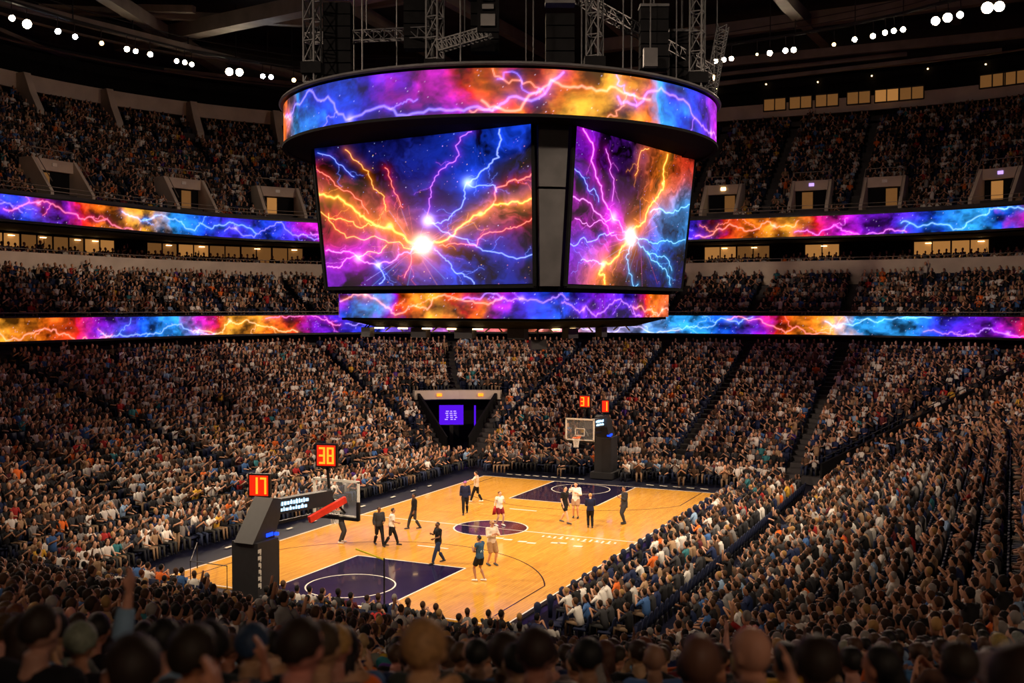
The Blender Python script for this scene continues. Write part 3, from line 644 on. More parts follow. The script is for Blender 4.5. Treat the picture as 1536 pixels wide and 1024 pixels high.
# LED ring
RC = (.3, -.4); ca, sa = math.cos(-SPH), math.sin(-SPH)
def to_l(x, y): x -= SX; y -= SY; return (x*ca-y*sa, x*sa+y*ca)
ring_w = [(RC[0]+10.4*math.cos(t), RC[1]+10.4*math.sin(t)) for t in np.linspace(0, 2*PI, 181)]
ring_l = [to_l(*p) for p in ring_w]
imgG = band_img(1500, 44, 65.3, 1.75, [(0, 'I')] + RING_STOPS + [(1.0, 'I')], 63)
f_, T = path_fn(ring_l, 18.52-10.2, 20.28-10.2); led_surface('led_ring', f_, 1500, 44, imgG, LED, sb)
def ringmesh(prof):
    q = MB(); n = 96; m = len(prof); cx, cy = to_l(*RC)
    for r, z in prof: q.v += [(cx+r*math.cos(2*PI*i/n), cy+r*math.sin(2*PI*i/n), z-10.2) for i in range(n)]
    q.f = [(j*n+i, j*n+(i+1)%n, ((j+1)%m)*n+(i+1)%n, ((j+1)%m)*n+i) for j in range(m) for i in range(n)]; return q
lpart('ring_housing', ringmesh([(9.0, 18.35), (10.33, 18.45), (10.33, 20.35), (9.0, 20.6)]), M['sbblack'], sb)
lpart('ring_lid', ringmesh([(8.0, 20.55), (10.55, 20.36), (10.62, 20.42), (10.55, 20.52), (8.6, 20.85), (4.0, 20.9)]), M['charcoal'], sb)
lpart('ring_rim', ringmesh([(10.3, 18.38), (10.47, 18.38), (10.47, 18.50), (10.3, 18.50)]), M['sbblack'], sb)
q = MB(); disc(q, *to_l(*RC), 9.2, 18.42-10.2, 64); q.f = [tuple(reversed(f)) for f in q.f]; lpart('ring_soffit', q, M['sbblack'], sb)
# equipment under the tray
UND = [(-5.3, 4.6, .55, 'lilacb'), (-5.0, 1.6, .9, 'c'), (-5.0, -1.0, 1.0, 'c'), (-4.6, -3.6, .9, 'c'), (-2.2, -4.9, .9, 'c'), (.6, -5.0, .55, 'lilacb')]
for i, (x, y, wd, kk) in enumerate(UND):
    q = MB(); q.box((x, y, -.48), (.35 if abs(x) > 4.4 else wd, wd if abs(x) > 4.4 else .35, .46)); lpart('speaker_box', q, M['pad'], sb)
    q = MB(); q.beam((x-.03, y, -.25), (x*.96, y*.96, .02), .06); q.beam((x, y+.2, -.25), (x*.96, y*.96+.2, .02), .05); lpart('bracket', q, M['truss'], sb)
for x, y in ((-4.9, 3.2), (-4.9, .4), (-4.5, -2.3), (-3.4, -4.3), (-.8, -4.9), (3.0, -4.9)):
    q = MB(); q.tube([(x-.4, y+.3, -.42), (x-.2, y+.1, -.2), (x+.1, y-.1, -.2), (x+.2, y-.3, -.45)], .035, 6); q.tube([(x, y, -.2), (x, y, .0)], .03, 6); lpart('cable_loop', q, M['steel'], sb)
q = MB(); q.box((-4.2, -4.4, -.95), (.55, .7, .42), PI/4); lpart('hanging_monitor', q, M['charcoal'], sb)
q = MB(); q.tube([(-4.2, -4.4, -.74), (-4.2, -4.4, .0)], .04, 6); lpart('monitor_pole', q, M['truss'], sb)
for i in range(7):
    x, y = ((-5.15, 4.0-1.45*i) if i < 5 else (-3.6+1.5*(i-5), -5.0)); q = MB(); q.box((x, y, -.28), (.12, .5, .06) if i < 5 else (.5, .12, .06)); lpart('work_lamp', q, M['small_warm'], sb)

# ------------------------------------------------------------------ rigging above the ring
def lattice(a, b_, w_, seg=8, r=.035):
    """box truss between two points"""
    q = MB(); a, b_ = Vector(a), Vector(b_); d = (b_-a); L = d.length; t = d/L
    u = Vector((0,0,1)) if abs(t.z) < .9 else Vector((1,0,0)); u = (u-t*u.dot(t)).normalized(); v = t.cross(u)
    cs = [(u*sx+v*sy)*w_/2 for sx, sy in ((-1,-1),(1,-1),(1,1),(-1,1))]
    for c in cs: q.beam(a+c, b_+c, r*2)
    for i in range(seg):
        p, p2 = a+d*(i/seg), a+d*((i+1)/seg)
        for k in range(4): q.beam(p+cs[k], p2+cs[(k+1)%4], r*1.3)
        for k in range(4): q.beam(p+cs[k], p+cs[(k+1)%4], r*1.3)
    return q
ref_w = lambda lat, dep, z: (CAM.x+FWD[0]*dep+RGT[0]*lat, CAM.y+FWD[1]*dep+RGT[1]*lat, z)
RIG = [((-8.9, 47.5), 20.92, 26.5), ((8.6, 49.5), 20.92, 26.5), ((-3.4, 47), 20.92, 26.0), ((3.6, 46.5), 20.92, 26.0)]
RL = ['leftmost of the upright truss towers standing on the scoreboard ring', 'rightmost of the upright truss towers standing on the scoreboard ring', 'upright truss tower on the ring, second from the left', 'upright truss tower on the ring, third from the left']
for ((la, de), z0, z1), lb_ in zip(RIG, RL):
    p = ref_w(la, de, z0); t = thing('rigging_tower', lb_, 'truss tower', p, YAW)
    part('lattice', lattice(p, (p[0], p[1], 37.4), .55, 18), M['truss'], t)
    q = MB(); q.box((p[0], p[1], z0+.6), (.9, .9, .5), YAW); part('motor_case', q, M['sbblack'], t)
for i, (la, de, z0, hh, lb_) in enumerate(((-8.0, 49, 21.5, 3.6, 'leftmost hanging black speaker stack above the ring'), (-1.2, 47.5, 22.2, 4.6, 'tall black speaker stack hanging above the middle of the ring'), (2.1, 46.8, 20.95, 3.2, 'black speaker stack low over the ring, right of the middle'),
        (6.4, 48.2, 21.6, 2.8, 'black speaker stack beside the grey control box'), (8.0, 50.2, 21.0, 2.8, 'rightmost black speaker stack above the ring'), (-4.2, 47.8, 22.4, 4.2, 'black speaker stack left of the pale control panels'))):
    p = ref_w(la, de, z0); t = thing('speaker_stack', lb_, 'speaker stack', p, YAW)
    n = int(hh/.55)
    for k in range(n):
        q = MB(); off = .05*((k-n/2)**2)/n
        q.box((p[0]-FWD[0]*(-off), p[1]+FWD[1]*off, z0+.3+k*.55), (.75, 1.25, .5), YAW); part('speaker_cabinet', q, M['sbblack'], t)
    q = MB(); q.tube([(p[0], p[1], z0+hh), (p[0], p[1], 37.4)], .035, 6); part('hoist_cable', q, M['truss'], t)
    q = MB(); q.box((p[0], p[1], z0+hh+.05), (.8, 1.3, .12), YAW); part('bumper_frame', q, M['truss'], t)
p = ref_w(-1.0, 44.2, 22.6); t = thing('equipment_rack', 'stack of three small pale panels on the rigging above the ring', 'equipment rack', p, YAW)
for z, h_, w_ in ((23.75, .28, .48), (23.35, .20, .48), (22.8, .48, .6)):
    q = MB(); q.box((p[0], p[1], z), (.12, w_, h_), YAW); part('panel', q, M['charcoal'], t)
q = MB(); q.box((p[0]+.2*FWD[0], p[1]+.2*FWD[1], 23.3), (.2, .9, 1.9), YAW); part('rack', q, M['sbblack'], t)
q = MB(); q.tube([(p[0]+.25*FWD[0], p[1]+.25*FWD[1], 24.2), (p[0]+.25*FWD[0], p[1]+.25*FWD[1], 37.4)], .04, 6); part('hoist_cable', q, M['truss'], t)
p = ref_w(6.1, 47, 21.6); t = thing('control_box', 'grey box with a pale front hanging right of the middle above the ring', 'control box', p, YAW)
q = MB(); q.box((p[0], p[1], 21.9), (.4, .6, .8), YAW); part('case', q, M['charcoal'], t)
q = MB(); q.tube([(p[0], p[1], 22.3), (p[0], p[1], 37.4)], .03, 6); part('hoist_cable', q, M['truss'], t)
HT = [((-10, 52, 24.0), (-3.5, 47, 23.0), 'horizontal lattice truss above the left half of the ring'), ((2.5, 46.5, 24.6), (9.5, 51, 22.2), 'sloping lattice truss above the right half of the ring'),
      ((-3.2, 46.2, 22.2), (-.9, 46.0, 22.8), 'short ladder truss left of the pale panels'), ((9.6, 51.5, 21.2), (10.2, 51.5, 24.5), 'upright ladder frame at the right rim of the ring')]
for a, c, lb_ in HT:
    pa, pc = ref_w(*a), ref_w(*c); t = thing('lighting_truss', lb_, 'truss', pa, 0); part('lattice', lattice(pa, pc, .45, 12, .025), M['truss'], t)
    mid = [(x+y)/2 for x, y in zip(pa, pc)]; q = MB(); q.tube([mid, (mid[0], mid[1], 37.4)], .025, 6); part('hoist_cable', q, M['truss'], t)
hc = 0
for la, de in ((-6.6, 47), (-5.4, 50), (-2.2, 45.5), (.6, 46), (1.0, 50), (3.0, 46), (4.9, 47), (5.6, 50), (7.4, 48), (-7.4, 50)):
    p = ref_w(la, de, 20.88); q = MB(); q.tube([(0, 0, 0), (0, 0, 17.9)], .03, 6); o = q.build('hoist_cable', M['truss']); o.location = p
    tag(o, 'thin steel hoist cable running from the scoreboard ring up to the roof', 'cable', 'hoist cables above the scoreboard')
    hc += 1
for la, de, zz in ((-9.7, 50, 21.2), (9.4, 49.6, 21.6)):
    p = ref_w(la, de, zz); t = thing('work_lamp', ('bare white work lamp on the left rim of the ring' if la < 0 else 'bare white work lamp on the right rim of the ring'), 'lamp', p, 0)
    q = MB(); q.ball((p[0], p[1], p[2]), (.05, .05, .14)); part('bulb', q, M['small_warm'], t); q = MB(); q.tube([(p[0], p[1], p[2]+.12), (p[0], p[1], p[2]+1.5)], .02, 6); part('stem', q, M['truss'], t)

# ------------------------------------------------------------------ ribbon boards
def ribbon(name, label, s, z0, z1, stops, seed, nu, nv):
    base = foot(s); t = thing(name, label, 'LED ribbon board', (base[0][0], base[0][1], z0), 0)
    f_, T = path_fn(base, z0, z1); img = band_img(nu, nv, T, z1-z0, [(0, 'B')] + stops + [(1, 'B')], seed)
    o = led_surface('led_panel', f_, nu, nv, img, LEDR, t); o.location = (-base[0][0], -base[0][1], -z0)
    q = MB(); rings = [foot(s+.03), foot(s+.35)]; n = len(rings[0])
    prof = [(s-.05, z0-.16), (s-.05, z0-.02), (s+.03, z0-.02), (s+.03, z1+.02), (s-.05, z1+.02), (s-.05, z1+.12), (s+.4, z1+.12), (s+.4, z0-.16), (s-.05, z0-.16)]
    loft(q, prof); part('housing', q, M['black'], t)
    return t
ribbon('ribbon_board', 'long curved LED ribbon with lightning round the bowl, the lower of two', 24.0, 8.72, 10.22, LOW_STOPS, 81, 3300, 28)
ribbon('ribbon_board', 'long curved LED ribbon with lightning below the steep upper bowl, the higher of two', 27.0, 16.85, 18.5, UP_STOPS, 97, 3300, 28)

# ------------------------------------------------------------------ arena lamps along the catwalk
LAMPS = [(10.7,46.2,'w',1.0),(12.4,46.6,'w',1.5),(15.0,46.2,'c',1.0),(16.8,46.3,'c',.9),(19.3,46.0,'s',.8),(21.7,45.6,'w',1.0),(22.6,45.5,'w',.9),(24.0,45.2,'w',1.0),(26.9,44.9,'w',.9),(27.6,44.6,'w',.9),(28.5,44.6,'w',.9),(32.3,43.5,'w',1.5),(32.9,42.8,'w',1.5),(35.2,41.9,'c',.95),(35.8,41.4,'c',.95),(37.9,40.3,'s',.9),
 (47.6,1.2,'w',.9),(47.4,.4,'w',.9),(47.3,-.3,'w',.9),(46.7,-2.7,'s',.5),(46.7,-3.8,'w',1.0),(46.4,-5.2,'w',1.0),(46.4,-5.9,'w',1.0),(46.0,-9.3,'s',.7),(45.0,-11.1,'w',.9),(44.5,-12.6,'w',.9),(43.8,-13.6,'w',.9),(43.5,-14.3,'w',.9),(43.4,-15.0,'w',.9),(41.8,-17.5,'w',1.4),(41.2,-18.4,'w',1.5),(40.8,-19.3,'w',1.1),(39.6,-21.2,'w',1.8),(39.6,-22.0,'w',1.6)]
ORD = 'first second third fourth fifth sixth seventh eighth ninth tenth eleventh twelfth thirteenth fourteenth fifteenth sixteenth seventeenth eighteenth'.split()
def lamp_proto(kind, size):
    pass
for i, (x, y, kd, sz) in enumerate(LAMPS):
    side = 'left' if i < 16 else 'right'; j = i if i < 16 else i-16
    t = thing('floodlight', '%s %s floodlight from the %s on the catwalk %s of the scoreboard' % (ORD[j], {'w': 'warm white', 'c': 'cool white', 's': 'small amber'}[kd], 'left end' if side == 'left' else 'scoreboard', side), 'floodlight', (x, y, 33.0), 0, 'catwalk floodlights')
    d = (Vector((0, 0, 8)) - Vector((x, y, 33))).normalized(); d2 = (Vector(CAM) - Vector((x, y, 33))).normalized(); d = (d*.5+d2*.5).normalized()
    r = .23*sz; P0 = Vector((x, y, 33))
    q = MB(); q.tube([P0-d*.55, P0-d*.3, P0-d*.02, P0+d*.05], [r*.5, r*.95, r*1.12, r*1.15], 14); part('lamp_housing', q, M['black'], t, True)
    q = MB(); q.tube([P0+d*.055, P0+d*.09], [r, r*.9], 14); part('lens', q, M['lamp_cool'] if kd == 'c' else M['lamp_warm'] if kd == 'w' else M['small_warm'], t)
    q = MB(); q.beam(P0-d*.3, (P0.x, P0.y, 34.2), .06); part('yoke', q, M['truss'], t)
# the catwalk itself
def catwalk(pts, lb_):
    t = thing('catwalk', lb_, 'catwalk', (pts[0][0], pts[0][1], 34.2), 0)
    for nm, dz, r in (('handrail', 1.1, .04), ('walkway', .0, .16), ('handrail', .55, .03)):
        q = MB(); q.tube([(x, y, 34.3+dz) for x, y in pts], r, 6); part(nm, q, M['truss'], t)
    for k in range(0, len(pts)):
        x, y = pts[k]; q = MB(); q.beam((x, y, 34.2), (x, y, 39.4), .08); part('hanger', q, M['truss'], t)
catwalk([(4, 47), (10.7, 46.4), (16.8, 46.5), (22.6, 45.8), (28.5, 45.0), (32.9, 43.2), (35.8, 41.8), (38, 40.6), (41.5, 36), (44, 30)], 'dark catwalk carrying the floodlights left of the scoreboard')
catwalk([(47.8, 8), (47.7, 1.2), (46.8, -3.8), (46.5, -6), (45.1, -11.1), (43.5, -15), (41.8, -17.8), (39.8, -22), (36, -28)], 'dark catwalk carrying the floodlights right of the scoreboard')

# ------------------------------------------------------------------ light
def spot(loc, tgt, power, ang, col, blend=.6, size=.5):
    l = bpy.data.lights.new('arena_light', 'SPOT'); l.energy = power; l.color = col; l.spot_size = math.radians(ang); l.spot_blend = blend; l.shadow_soft_size = size
    o = bpy.data.objects.new('arena_light', l); COL.objects.link(o); o.location = loc
    o.rotation_euler = (Vector(tgt)-Vector(loc)).to_track_quat('-Z', 'Y').to_euler(); return o
WARM = (1.0, .79, .55)
for (x, y) in ((28, 28), (34, 0), (28, -26), (0, 34), (0, -32), (-26, 28), (-32, 0), (-28, -26)):
    spot((x, y, 33), (x*.04, y*.04, 0), 36000, 50, WARM, .85, .6)
# cross light thrown from the opposite catwalk on to each stand
CRS = (1.0, .74, .53)
for (x, y, tx, ty, tz, pw, an) in ((0, -44, 2, 19, 2, 1.5, 44), (18, -44, 26, 20, 3, 1.4, 40), (-44, 6, 28, 6, 2, 1.6, 36), (-44, -8, 29, -12, 2, 1.5, 34), (-6, 44, 4, -20, 2, 1.05, 42), (-30, 36, -22, -14, 4, .35, 50),
        (0, -46, 8, 44, 15, .22, 44), (20, -46, 34, 36, 15, .22, 44), (-46, 0, 48, 0, 15, .22, 36), (-46, -4, 46, -18, 15, .17, 30), (36, 30, -34, -14, 6, .75, 40), (34, 20, -22, 16, 3, .6, 44), (40, -4, -24, -30, 5, .6, 40)):
    spot((x, y, 33.5), (tx, ty, tz), 60000*pw, an, CRS, 1.0, .8)

# unseen fill spots added behind the near corner to lift the dark foreground rows
for (x, y, tx, ty, pw) in ((-62, -36, -38, -18, 1.0), (-60, -6, -36, 4, .8), (-40, -48, -22, -24, .9)):
    spot((x, y, 24), (tx, ty, 5), 3800*pw, 95, (1.0, .70, .48), 1.0, 1.5)

# ================================================================== BASKETS
def digits(txt, root, centre, rz, h, m, depth=.03):
    """block digits on a clock face; face looks along local +x turned by rz"""
    SEG = {'0': 'abcdef', '1': 'bc', '2': 'abged', '3': 'abgcd', '4': 'fgbc', '5': 'afgcd', '6': 'afgedc', '7': 'abc', '8': 'abcdefg', '9': 'abcdfg'}
    w_ = h*.36; th = h*.13; n = len(txt); ca, sa = math.cos(rz), math.sin(rz)
    for k, ch in enumerate(txt):
        q = MB(); cy = (k-(n-1)/2)*(w_+h*.26)
        # viewer faces the plate: its right is local +y mirrored
        for s_ in SEG[ch]:
            dy, dz, ly, lz = {'a': (0, h/2, w_, th), 'd': (0, -h/2, w_, th), 'g': (0, 0, w_, th), 'b': (w_/2, h/4, th, h/2+th), 'c': (w_/2, -h/4, th, h/2+th), 'f': (-w_/2, h/4, th, h/2+th), 'e': (-w_/2, -h/4, th, h/2+th)}[s_]
            yy = (cy+dy); lx = .0
            q.box((centre[0]+ca*lx-sa*yy, centre[1]+sa*lx+ca*yy, centre[2]+dz), (depth, ly, lz), rz)
        part('digit', q, m, root)
def shot_clock(label, c, w_, h_, rz, txt, pole_to, group=None):
    t = thing('shot_clock', label, 'shot clock', (c[0], c[1], c[2]-h_/2), 0)
    ca, sa = math.cos(rz), math.sin(rz)
    q = MB(); q.box(c, (.16, w_+.12, h_+.12), rz); part('case', q, M['black'], t)
    q = MB(); q.box((c[0]+ca*.085, c[1]+sa*.085, c[2]), (.02, w_, h_), rz); part('face', q, M['digit_back'], t)
    digits(txt, t, (c[0]+ca*.11, c[1]+sa*.11, c[2]), rz, h_*.72, M['digit'])
    q = MB(); q.tube([(c[0]-ca*.05, c[1]-sa*.05, c[2]-h_/2-.05), (pole_to[0], pole_to[1], pole_to[2])], .055, 8); part('post', q, M['black'], t)
    return t
def hoop(side, label, base, ybb, zb0, zb1, yw, text_side, rim_y=0.0):
    """side -1 near, +1 far; base = (x, y) of the padded stand"""
    bx, by = base; xb = side*13.11; inn = -side
    t = thing('basketball_stand', label, 'basketball hoop', (bx, by, 0), 0)
    q = MB(); q.box((bx, by, .2), (1.9, 1.5, .4)); part('base', q, M['pad'], t)
    q = MB(); q.box((bx+inn*.05, by, 1.45), (1.15, 1.15, 2.35)); part('padded_column', q, M['pad'], t)
    q = MB(); q.box((bx+inn*.45, by-.25, 1.40), (.5, .62, 2.2)); part('front_pad', q, M['charcoal'], t)
    # slanted upper housing
    q = MB(); A = [(-.60, 2.6), (.58, 2.6), (.95, 3.3), (1.0, 3.95), (.55, 4.05)]
    vs_ = [(bx+inn*a, by-.42, z) for a, z in A] + [(bx+inn*a, by+.42, z) for a, z in A]; n = len(A)
    q.add(vs_, [tuple(range(n-1, -1, -1)), tuple(range(n, 2*n))] + [(i, (i+1)%n, n+(i+1)%n, n+i) for i in range(n)]); part('slanted_housing', q, M['pad'], t)
    q = MB(); q.box((bx+inn*.64, by-.43, 2.75), (.1, .25, .10)); q.box((bx+inn*.3, by-.45, 2.78), (.35, .05, .12)); part('blue_lamp', q, M['blue_led'], t)
    # boom arm and its text panel
    a = Vector((bx+inn*.8, by, 3.62)); c = Vector((xb-inn*.35, ybb, 3.72))
    q = MB(); q.beam(a, c, .34, .56); arm = part('boom_arm', q, M['pad'], t)
    d = (c-a).normalized(); nrm = Vector((d.y, -d.x, 0)).normalized(); nrm = nrm if nrm.y < 0 else -nrm
    q = MB(); rr = random.Random(8); L0, L1 = text_side
    for row, (z_, hh) in enumerate(((.10, .15), (-.12, .12))):
        s_ = L0
        while s_ < L1:
            w_ = rr.choice((.06, .09, .12)); p = a + d*(s_+w_/2) + nrm*.19 + Vector((0, 0, z_)); rz_ = math.atan2(d.y, d.x)
            q.box(p, (w_, .02, hh*rr.uniform(.7, 1.0)), rz_); 
            if rr.random() < .4: q.box(p + Vector((0, 0, .07)), (w_*.4, .03, .06), rz_)
            s_ += w_ + .035
    part('led_text', q, M['ledtext'], t)
    q = MB(); q.beam((bx+inn*.9, by, 3.0), (xb-inn*.3, ybb, 3.2), .1); q.beam(c, (xb-inn*.1, ybb-.5, 3.1), .07); q.beam(c, (xb-inn*.1, ybb+.5, 3.1), .07); q.beam(c, (xb-inn*.1, ybb, 4.0), .08); part('strut', q, M['black'], t)
    # backboard
    y0, y1 = ybb-yw/2, ybb+yw/2
    bb = MB(); bb.box((xb, ybb, (zb0+zb1)/2), (.03, yw, zb1-zb0)); bo = part('backboard', bb, M['glass'], t, label='clear backboard with a white border')
    q = MB()
    for z in (zb0, zb1): q.box((xb+inn*.01, ybb, z), (.06, yw+.09, .09))
    for y in (y0, y1): q.box((xb+inn*.01, y, (zb0+zb1)/2), (.06, .09, zb1-zb0))
    fr = q.build('border', M['white_frame'], bo); fr.location = (0, 0, 0)
    fr.data.transform(Matrix.Translation((-bx, -by, 0)))
    q = MB()
    for z in (3.12, 3.55): q.box((xb+inn*.02, ybb, z), (.02, .6, .05))
    for y in (-.29, .29): q.box((xb+inn*.02, ybb+y, 3.33), (.02, .05, .45))
    tg = q.build('target_square', M['white_frame'], bo); tg.data.transform(Matrix.Translation((-bx, -by, 0)))
    q = MB(); q.box((xb-inn*.02, ybb, zb0-.07), (.12, yw+.06, .12)); q.box((xb-inn*.05, y0-.03, zb0+.25), (.1, .12, .7)); part('edge_padding', q, M['black'], t)
    # rim and net
    rx = xb + inn*.62; rz_ = 3.05; ry = ybb+rim_y; q = MB()
    q.tube([(rx+.23*math.cos(2*PI*i/28), ry+.23*math.sin(2*PI*i/28), rz_) for i in range(29)], .02, 6); q.box((xb+inn*.2, ry, rz_), (.38, .16, .05)); part('rim', q, M['orange_rim'], t)
    q = MB()
    for i in range(12):
        for s_ in (-1, 1):
            pts = []
            for k in range(6):
                an = 2*PI*(i+s_*k*.5)/12; r = .225-.10*(k/5)**.7+(.015 if k == 5 else 0); pts.append((rx+r*math.cos(an), ry+r*math.sin(an), rz_-.02-.11*k))
            q.tube(pts, .011, 4, cap=False)
    part('net', q, M['net'], t)
    return t
nh = hoop(-1, 'near basketball hoop on a tall padded stand with a slanted top', (-16.6, 1.15), .06, 2.95, 4.30, 2.02, (.25, 1.45), .5)
fh = hoop(1, 'far basketball hoop on a padded stand before the crowd at the end', (17.35, .35), .48, 2.84, 4.12, 1.80, (.1, 1.3))
# red padded beam running to the near board
a, c = Vector((-14.9, .0, 3.12)), Vector((-13.2, -.42, 3.62))
q = MB(); q.beam(a, c, .14, .24); part('red_beam', q, M['red_pad'], nh)
q = MB(); q.box((-16.9, 1.74, 2.0), (.5, .02, .3)); 
# pale lettering down the back of the near stand
q = MB(); rr = random.Random(2)
for k in range(6): q.box((-17.05+.0, .555, 2.35-.24*k), (.14*rr.uniform(.7, 1.2), .02, .13)); q.box((-17.0, .553, 2.30-.24*k), (.05, .02, .17))
part('stand_lettering', q, M['white_frame'], nh)
RZN = PI + .43
shot_clock('orange shot clock reading 17 on top of the near hoop stand', (-15.9, 1.45, 4.44), .72, .74, PI+.25, '17', (-15.9, 1.4, 4.06))
shot_clock('orange shot clock reading 38 on a post above the near backboard', (-13.35, .30, 5.28), .74, .78, PI+.25, '38', (-13.3, .25, 4.0))
shot_clock('orange shot clock reading 31 above the far backboard', (13.5, .30, 5.18), .62, .66, PI+.1, '31', (13.5, .42, 3.95))
shot_clock('narrow orange shot clock seen edge on, atop the far hoop stand', (16.7, .20, 4.62), .42, .72, PI+.6, '1', (16.7, .3, 4.06))
# tunnel screens
t = thing('tunnel_screen', 'glowing purple screen with pale writing in the tunnel mouth', 'screen', (*cpt(31, 11.0), 1.6), 0)
cx_, cy_ = cpt(31, 11.0); rzs = math.atan2(CAM.y-cy_, CAM.x-cx_)
q = MB(); q.box((cx_, cy_, 2.45), (.08, 1.9, 1.55), rzs); part('panel', q, M['purple_screen'], t)
q = MB(); rr = random.Random(6)
for k in range(5):
    for j in range(3):
        yy = -.35+.34*j+rr.uniform(-.06, .06); zz = 2.75-.16*k
        q.box((cx_+math.cos(rzs)*.06-math.sin(rzs)*yy, cy_+math.sin(rzs)*.06+math.cos(rzs)*yy, zz), (.02, rr.uniform(.12, .26), .07), rzs)
part('writing', q, M['lilac'], t)
q = MB(); q.box((cx_, cy_, .85), (.3, .3, 1.7), rzs); q.box((cx_, cy_, 1.66), (.12, 1.96, .06), rzs); part('stand', q, M['black'], t)
for ang, s_, z_ in ((21, 10.5, 2.5), (16, 6.0, 1.5)):
    x_, y_ = cpt(ang, s_); q = MB(); q.box((0, 0, 0), (.06, .14, 1.5)); o = q.build('light_strip', M['purple_screen']); o.location = (x_, y_, z_); o.rotation_euler = (0, 0, rzs)
    tag(o, 'narrow upright purple light strip on the tunnel side wall' + (', the inner one' if s_ > 8 else ', the outer one near the aisle'), 'light strip')

# ================================================================== PEOPLE
def remeshed(mb, name, voxel, smooth=4, mt=None):
    me = bpy.data.meshes.new('tmp'); me.from_pydata(mb.v, [], mb.f); me.update()
    o = bpy.data.objects.new('tmp', me); COL.objects.link(o)
    r = o.modifiers.new('r', 'REMESH'); r.mode = 'VOXEL'; r.voxel_size = voxel; r.use_smooth_shade = True
    s_ = o.modifiers.new('s', 'SMOOTH'); s_.factor = .5; s_.iterations = smooth
    dg = bpy.context.evaluated_depsgraph_get(); nm = bpy.data.meshes.new_from_object(o.evaluated_get(dg), depsgraph=dg)
    nm.name = name; bpy.data.objects.remove(o); bpy.data.meshes.remove(me); nm.materials.clear()
    if mt: nm.materials.append(mt)
    nm.shade_smooth(); return nm
V3 = Vector
def joints(seated=False, lean=0.0, side=0.0, armL=None, armR=None, footL=None, footR=None, turn=0.0, nod=0.0, hgt=1.80):
    """all in the figure's own frame: faces +x, left is +y"""
    J = {}
    pz = .53 if seated else .95
    J['pel'] = V3((0, 0, pz)); up = V3((math.sin(lean), math.sin(side), math.cos(lean))).normalized(); J['up'] = up
    J['chest'] = J['pel']+up*.32; J['neck'] = J['pel']+up*.53; J['head'] = J['pel']+up*.67+V3((.03, 0, .015)) + V3((.05*nod, 0, -.03*abs(nod)))
    fw = V3((math.cos(lean), 0, -math.sin(lean))); J['fw'] = fw
    for s_, k, fa, fo in ((1, 'L', armL, footL), (-1, 'R', armR, footR)):
        J['sh'+k] = J['pel']+up*.475+V3((0, s_*.185, 0)); e, w_ = fa or ((-.02, .06, -.29), (.08, .05, -.53))
        J['el'+k] = J['sh'+k]+V3((e[0], s_*e[1], e[2])); J['wr'+k] = J['sh'+k]+V3((w_[0], s_*w_[1], w_[2]))
        J['hip'+k] = J['pel']+V3((0, s_*.095, -.03))
        if seated:
            kn = V3((.44, s_*(.12 if fo is None else fo[1]), .53)); an = V3((.47 if fo is None else fo[0], s_*.12, .09))
        else:
            fx, fy, lift = fo or (0.0, .11, 0.0); an = V3((fx, s_*fy, .09+lift)); mid = (J['hip'+k]+an)/2; L = (J['hip'+k]-an).length; bend = math.sqrt(max(0, .44**2-(min(L, .879)/2)**2)); kn = mid+V3((bend*.95+.01, 0, 0))
        J['kn'+k] = kn; J['an'+k] = an
    J['turn'] = turn; J['seated'] = seated; J['hgt'] = hgt
    return J
def torso(mb, J, off=0.0, top=True, hem=.0, wide=1.0):
    p, up = J['pel'], J['up']; R = [(-.07+hem, .115, .155), (.04, .115, .16), (.16, .10, .140), (.30, .118, .160), (.42, .115, .175), (.485, .085, .135)]
    if top: R += [(.53, .056, .062), (.60, .052, .056)]
    mb.tube([p+up*a for a, _, _ in R], [((x+off)*wide, (y+off)*wide) for _, x, y in R], 14, ref=(1, 0, 0))
    for k in 'LR':
        q = J['sh'+k]; mb.ball(q, .062+off, 10, 7)
        mb.tube([p+up*.44, q], [.075+off, .06+off], 10)
def head(mb, J):
    c = J['head']; T = Matrix.Rotation(J['turn'], 3, 'Z')
    mb.ball(c+V3((0, 0, .02)), (.098, .081, .100), 14, 10, T)
    mb.ball(c+T@V3((.022, 0, -.055)), (.068, .056, .068), 12, 8, T)
    mb.ball(c+T@V3((.100, 0, -.010)), (.018, .013, .022), 8, 6, T)          # nose
    mb.ball(c+T@V3((.086, 0, .030)), (.016, .045, .010), 8, 6, T)           # brow
    mb.ball(c+T@V3((.080, 0, -.055)), (.014, .026, .011), 8, 6, T)          # lips
    for s_ in (-1, 1): mb.ball(c+T@V3((-.002, s_*.080, -.005)), (.020, .012, .032), 8, 6, T)
def hand(mb, el, wr, side, curl=.6):
    d = (wr-el).normalized(); ref = V3((0, 0, 1)) if abs(d.z) < .85 else V3((1, 0, 0)); a = (ref-d*ref.dot(d)).normalized(); b_ = d.cross(a)
    mb.tube([wr, wr+d*.045, wr+d*.09], [(.026, .020), (.040, .018), (.040, .016)], 10, ref=a)
    for k, (o_, L) in enumerate(((-.031, .062), (-.011, .076), (.010, .072), (.030, .056))):
        p0 = wr+d*.085+a*o_; p1 = p0+d*L*.5+b_*curl*.012; p2 = p1+d*L*.42+b_*curl*.030
        mb.tube([p0, p1, p2], [.0095, .009, .008], 6)
    p0 = wr+d*.03-a*.030; mb.tube([p0, p0+d*.035-a*.022+b_*.008, p0+d*.062-a*.028+b_*.02], [.0115, .0105, .009], 6)
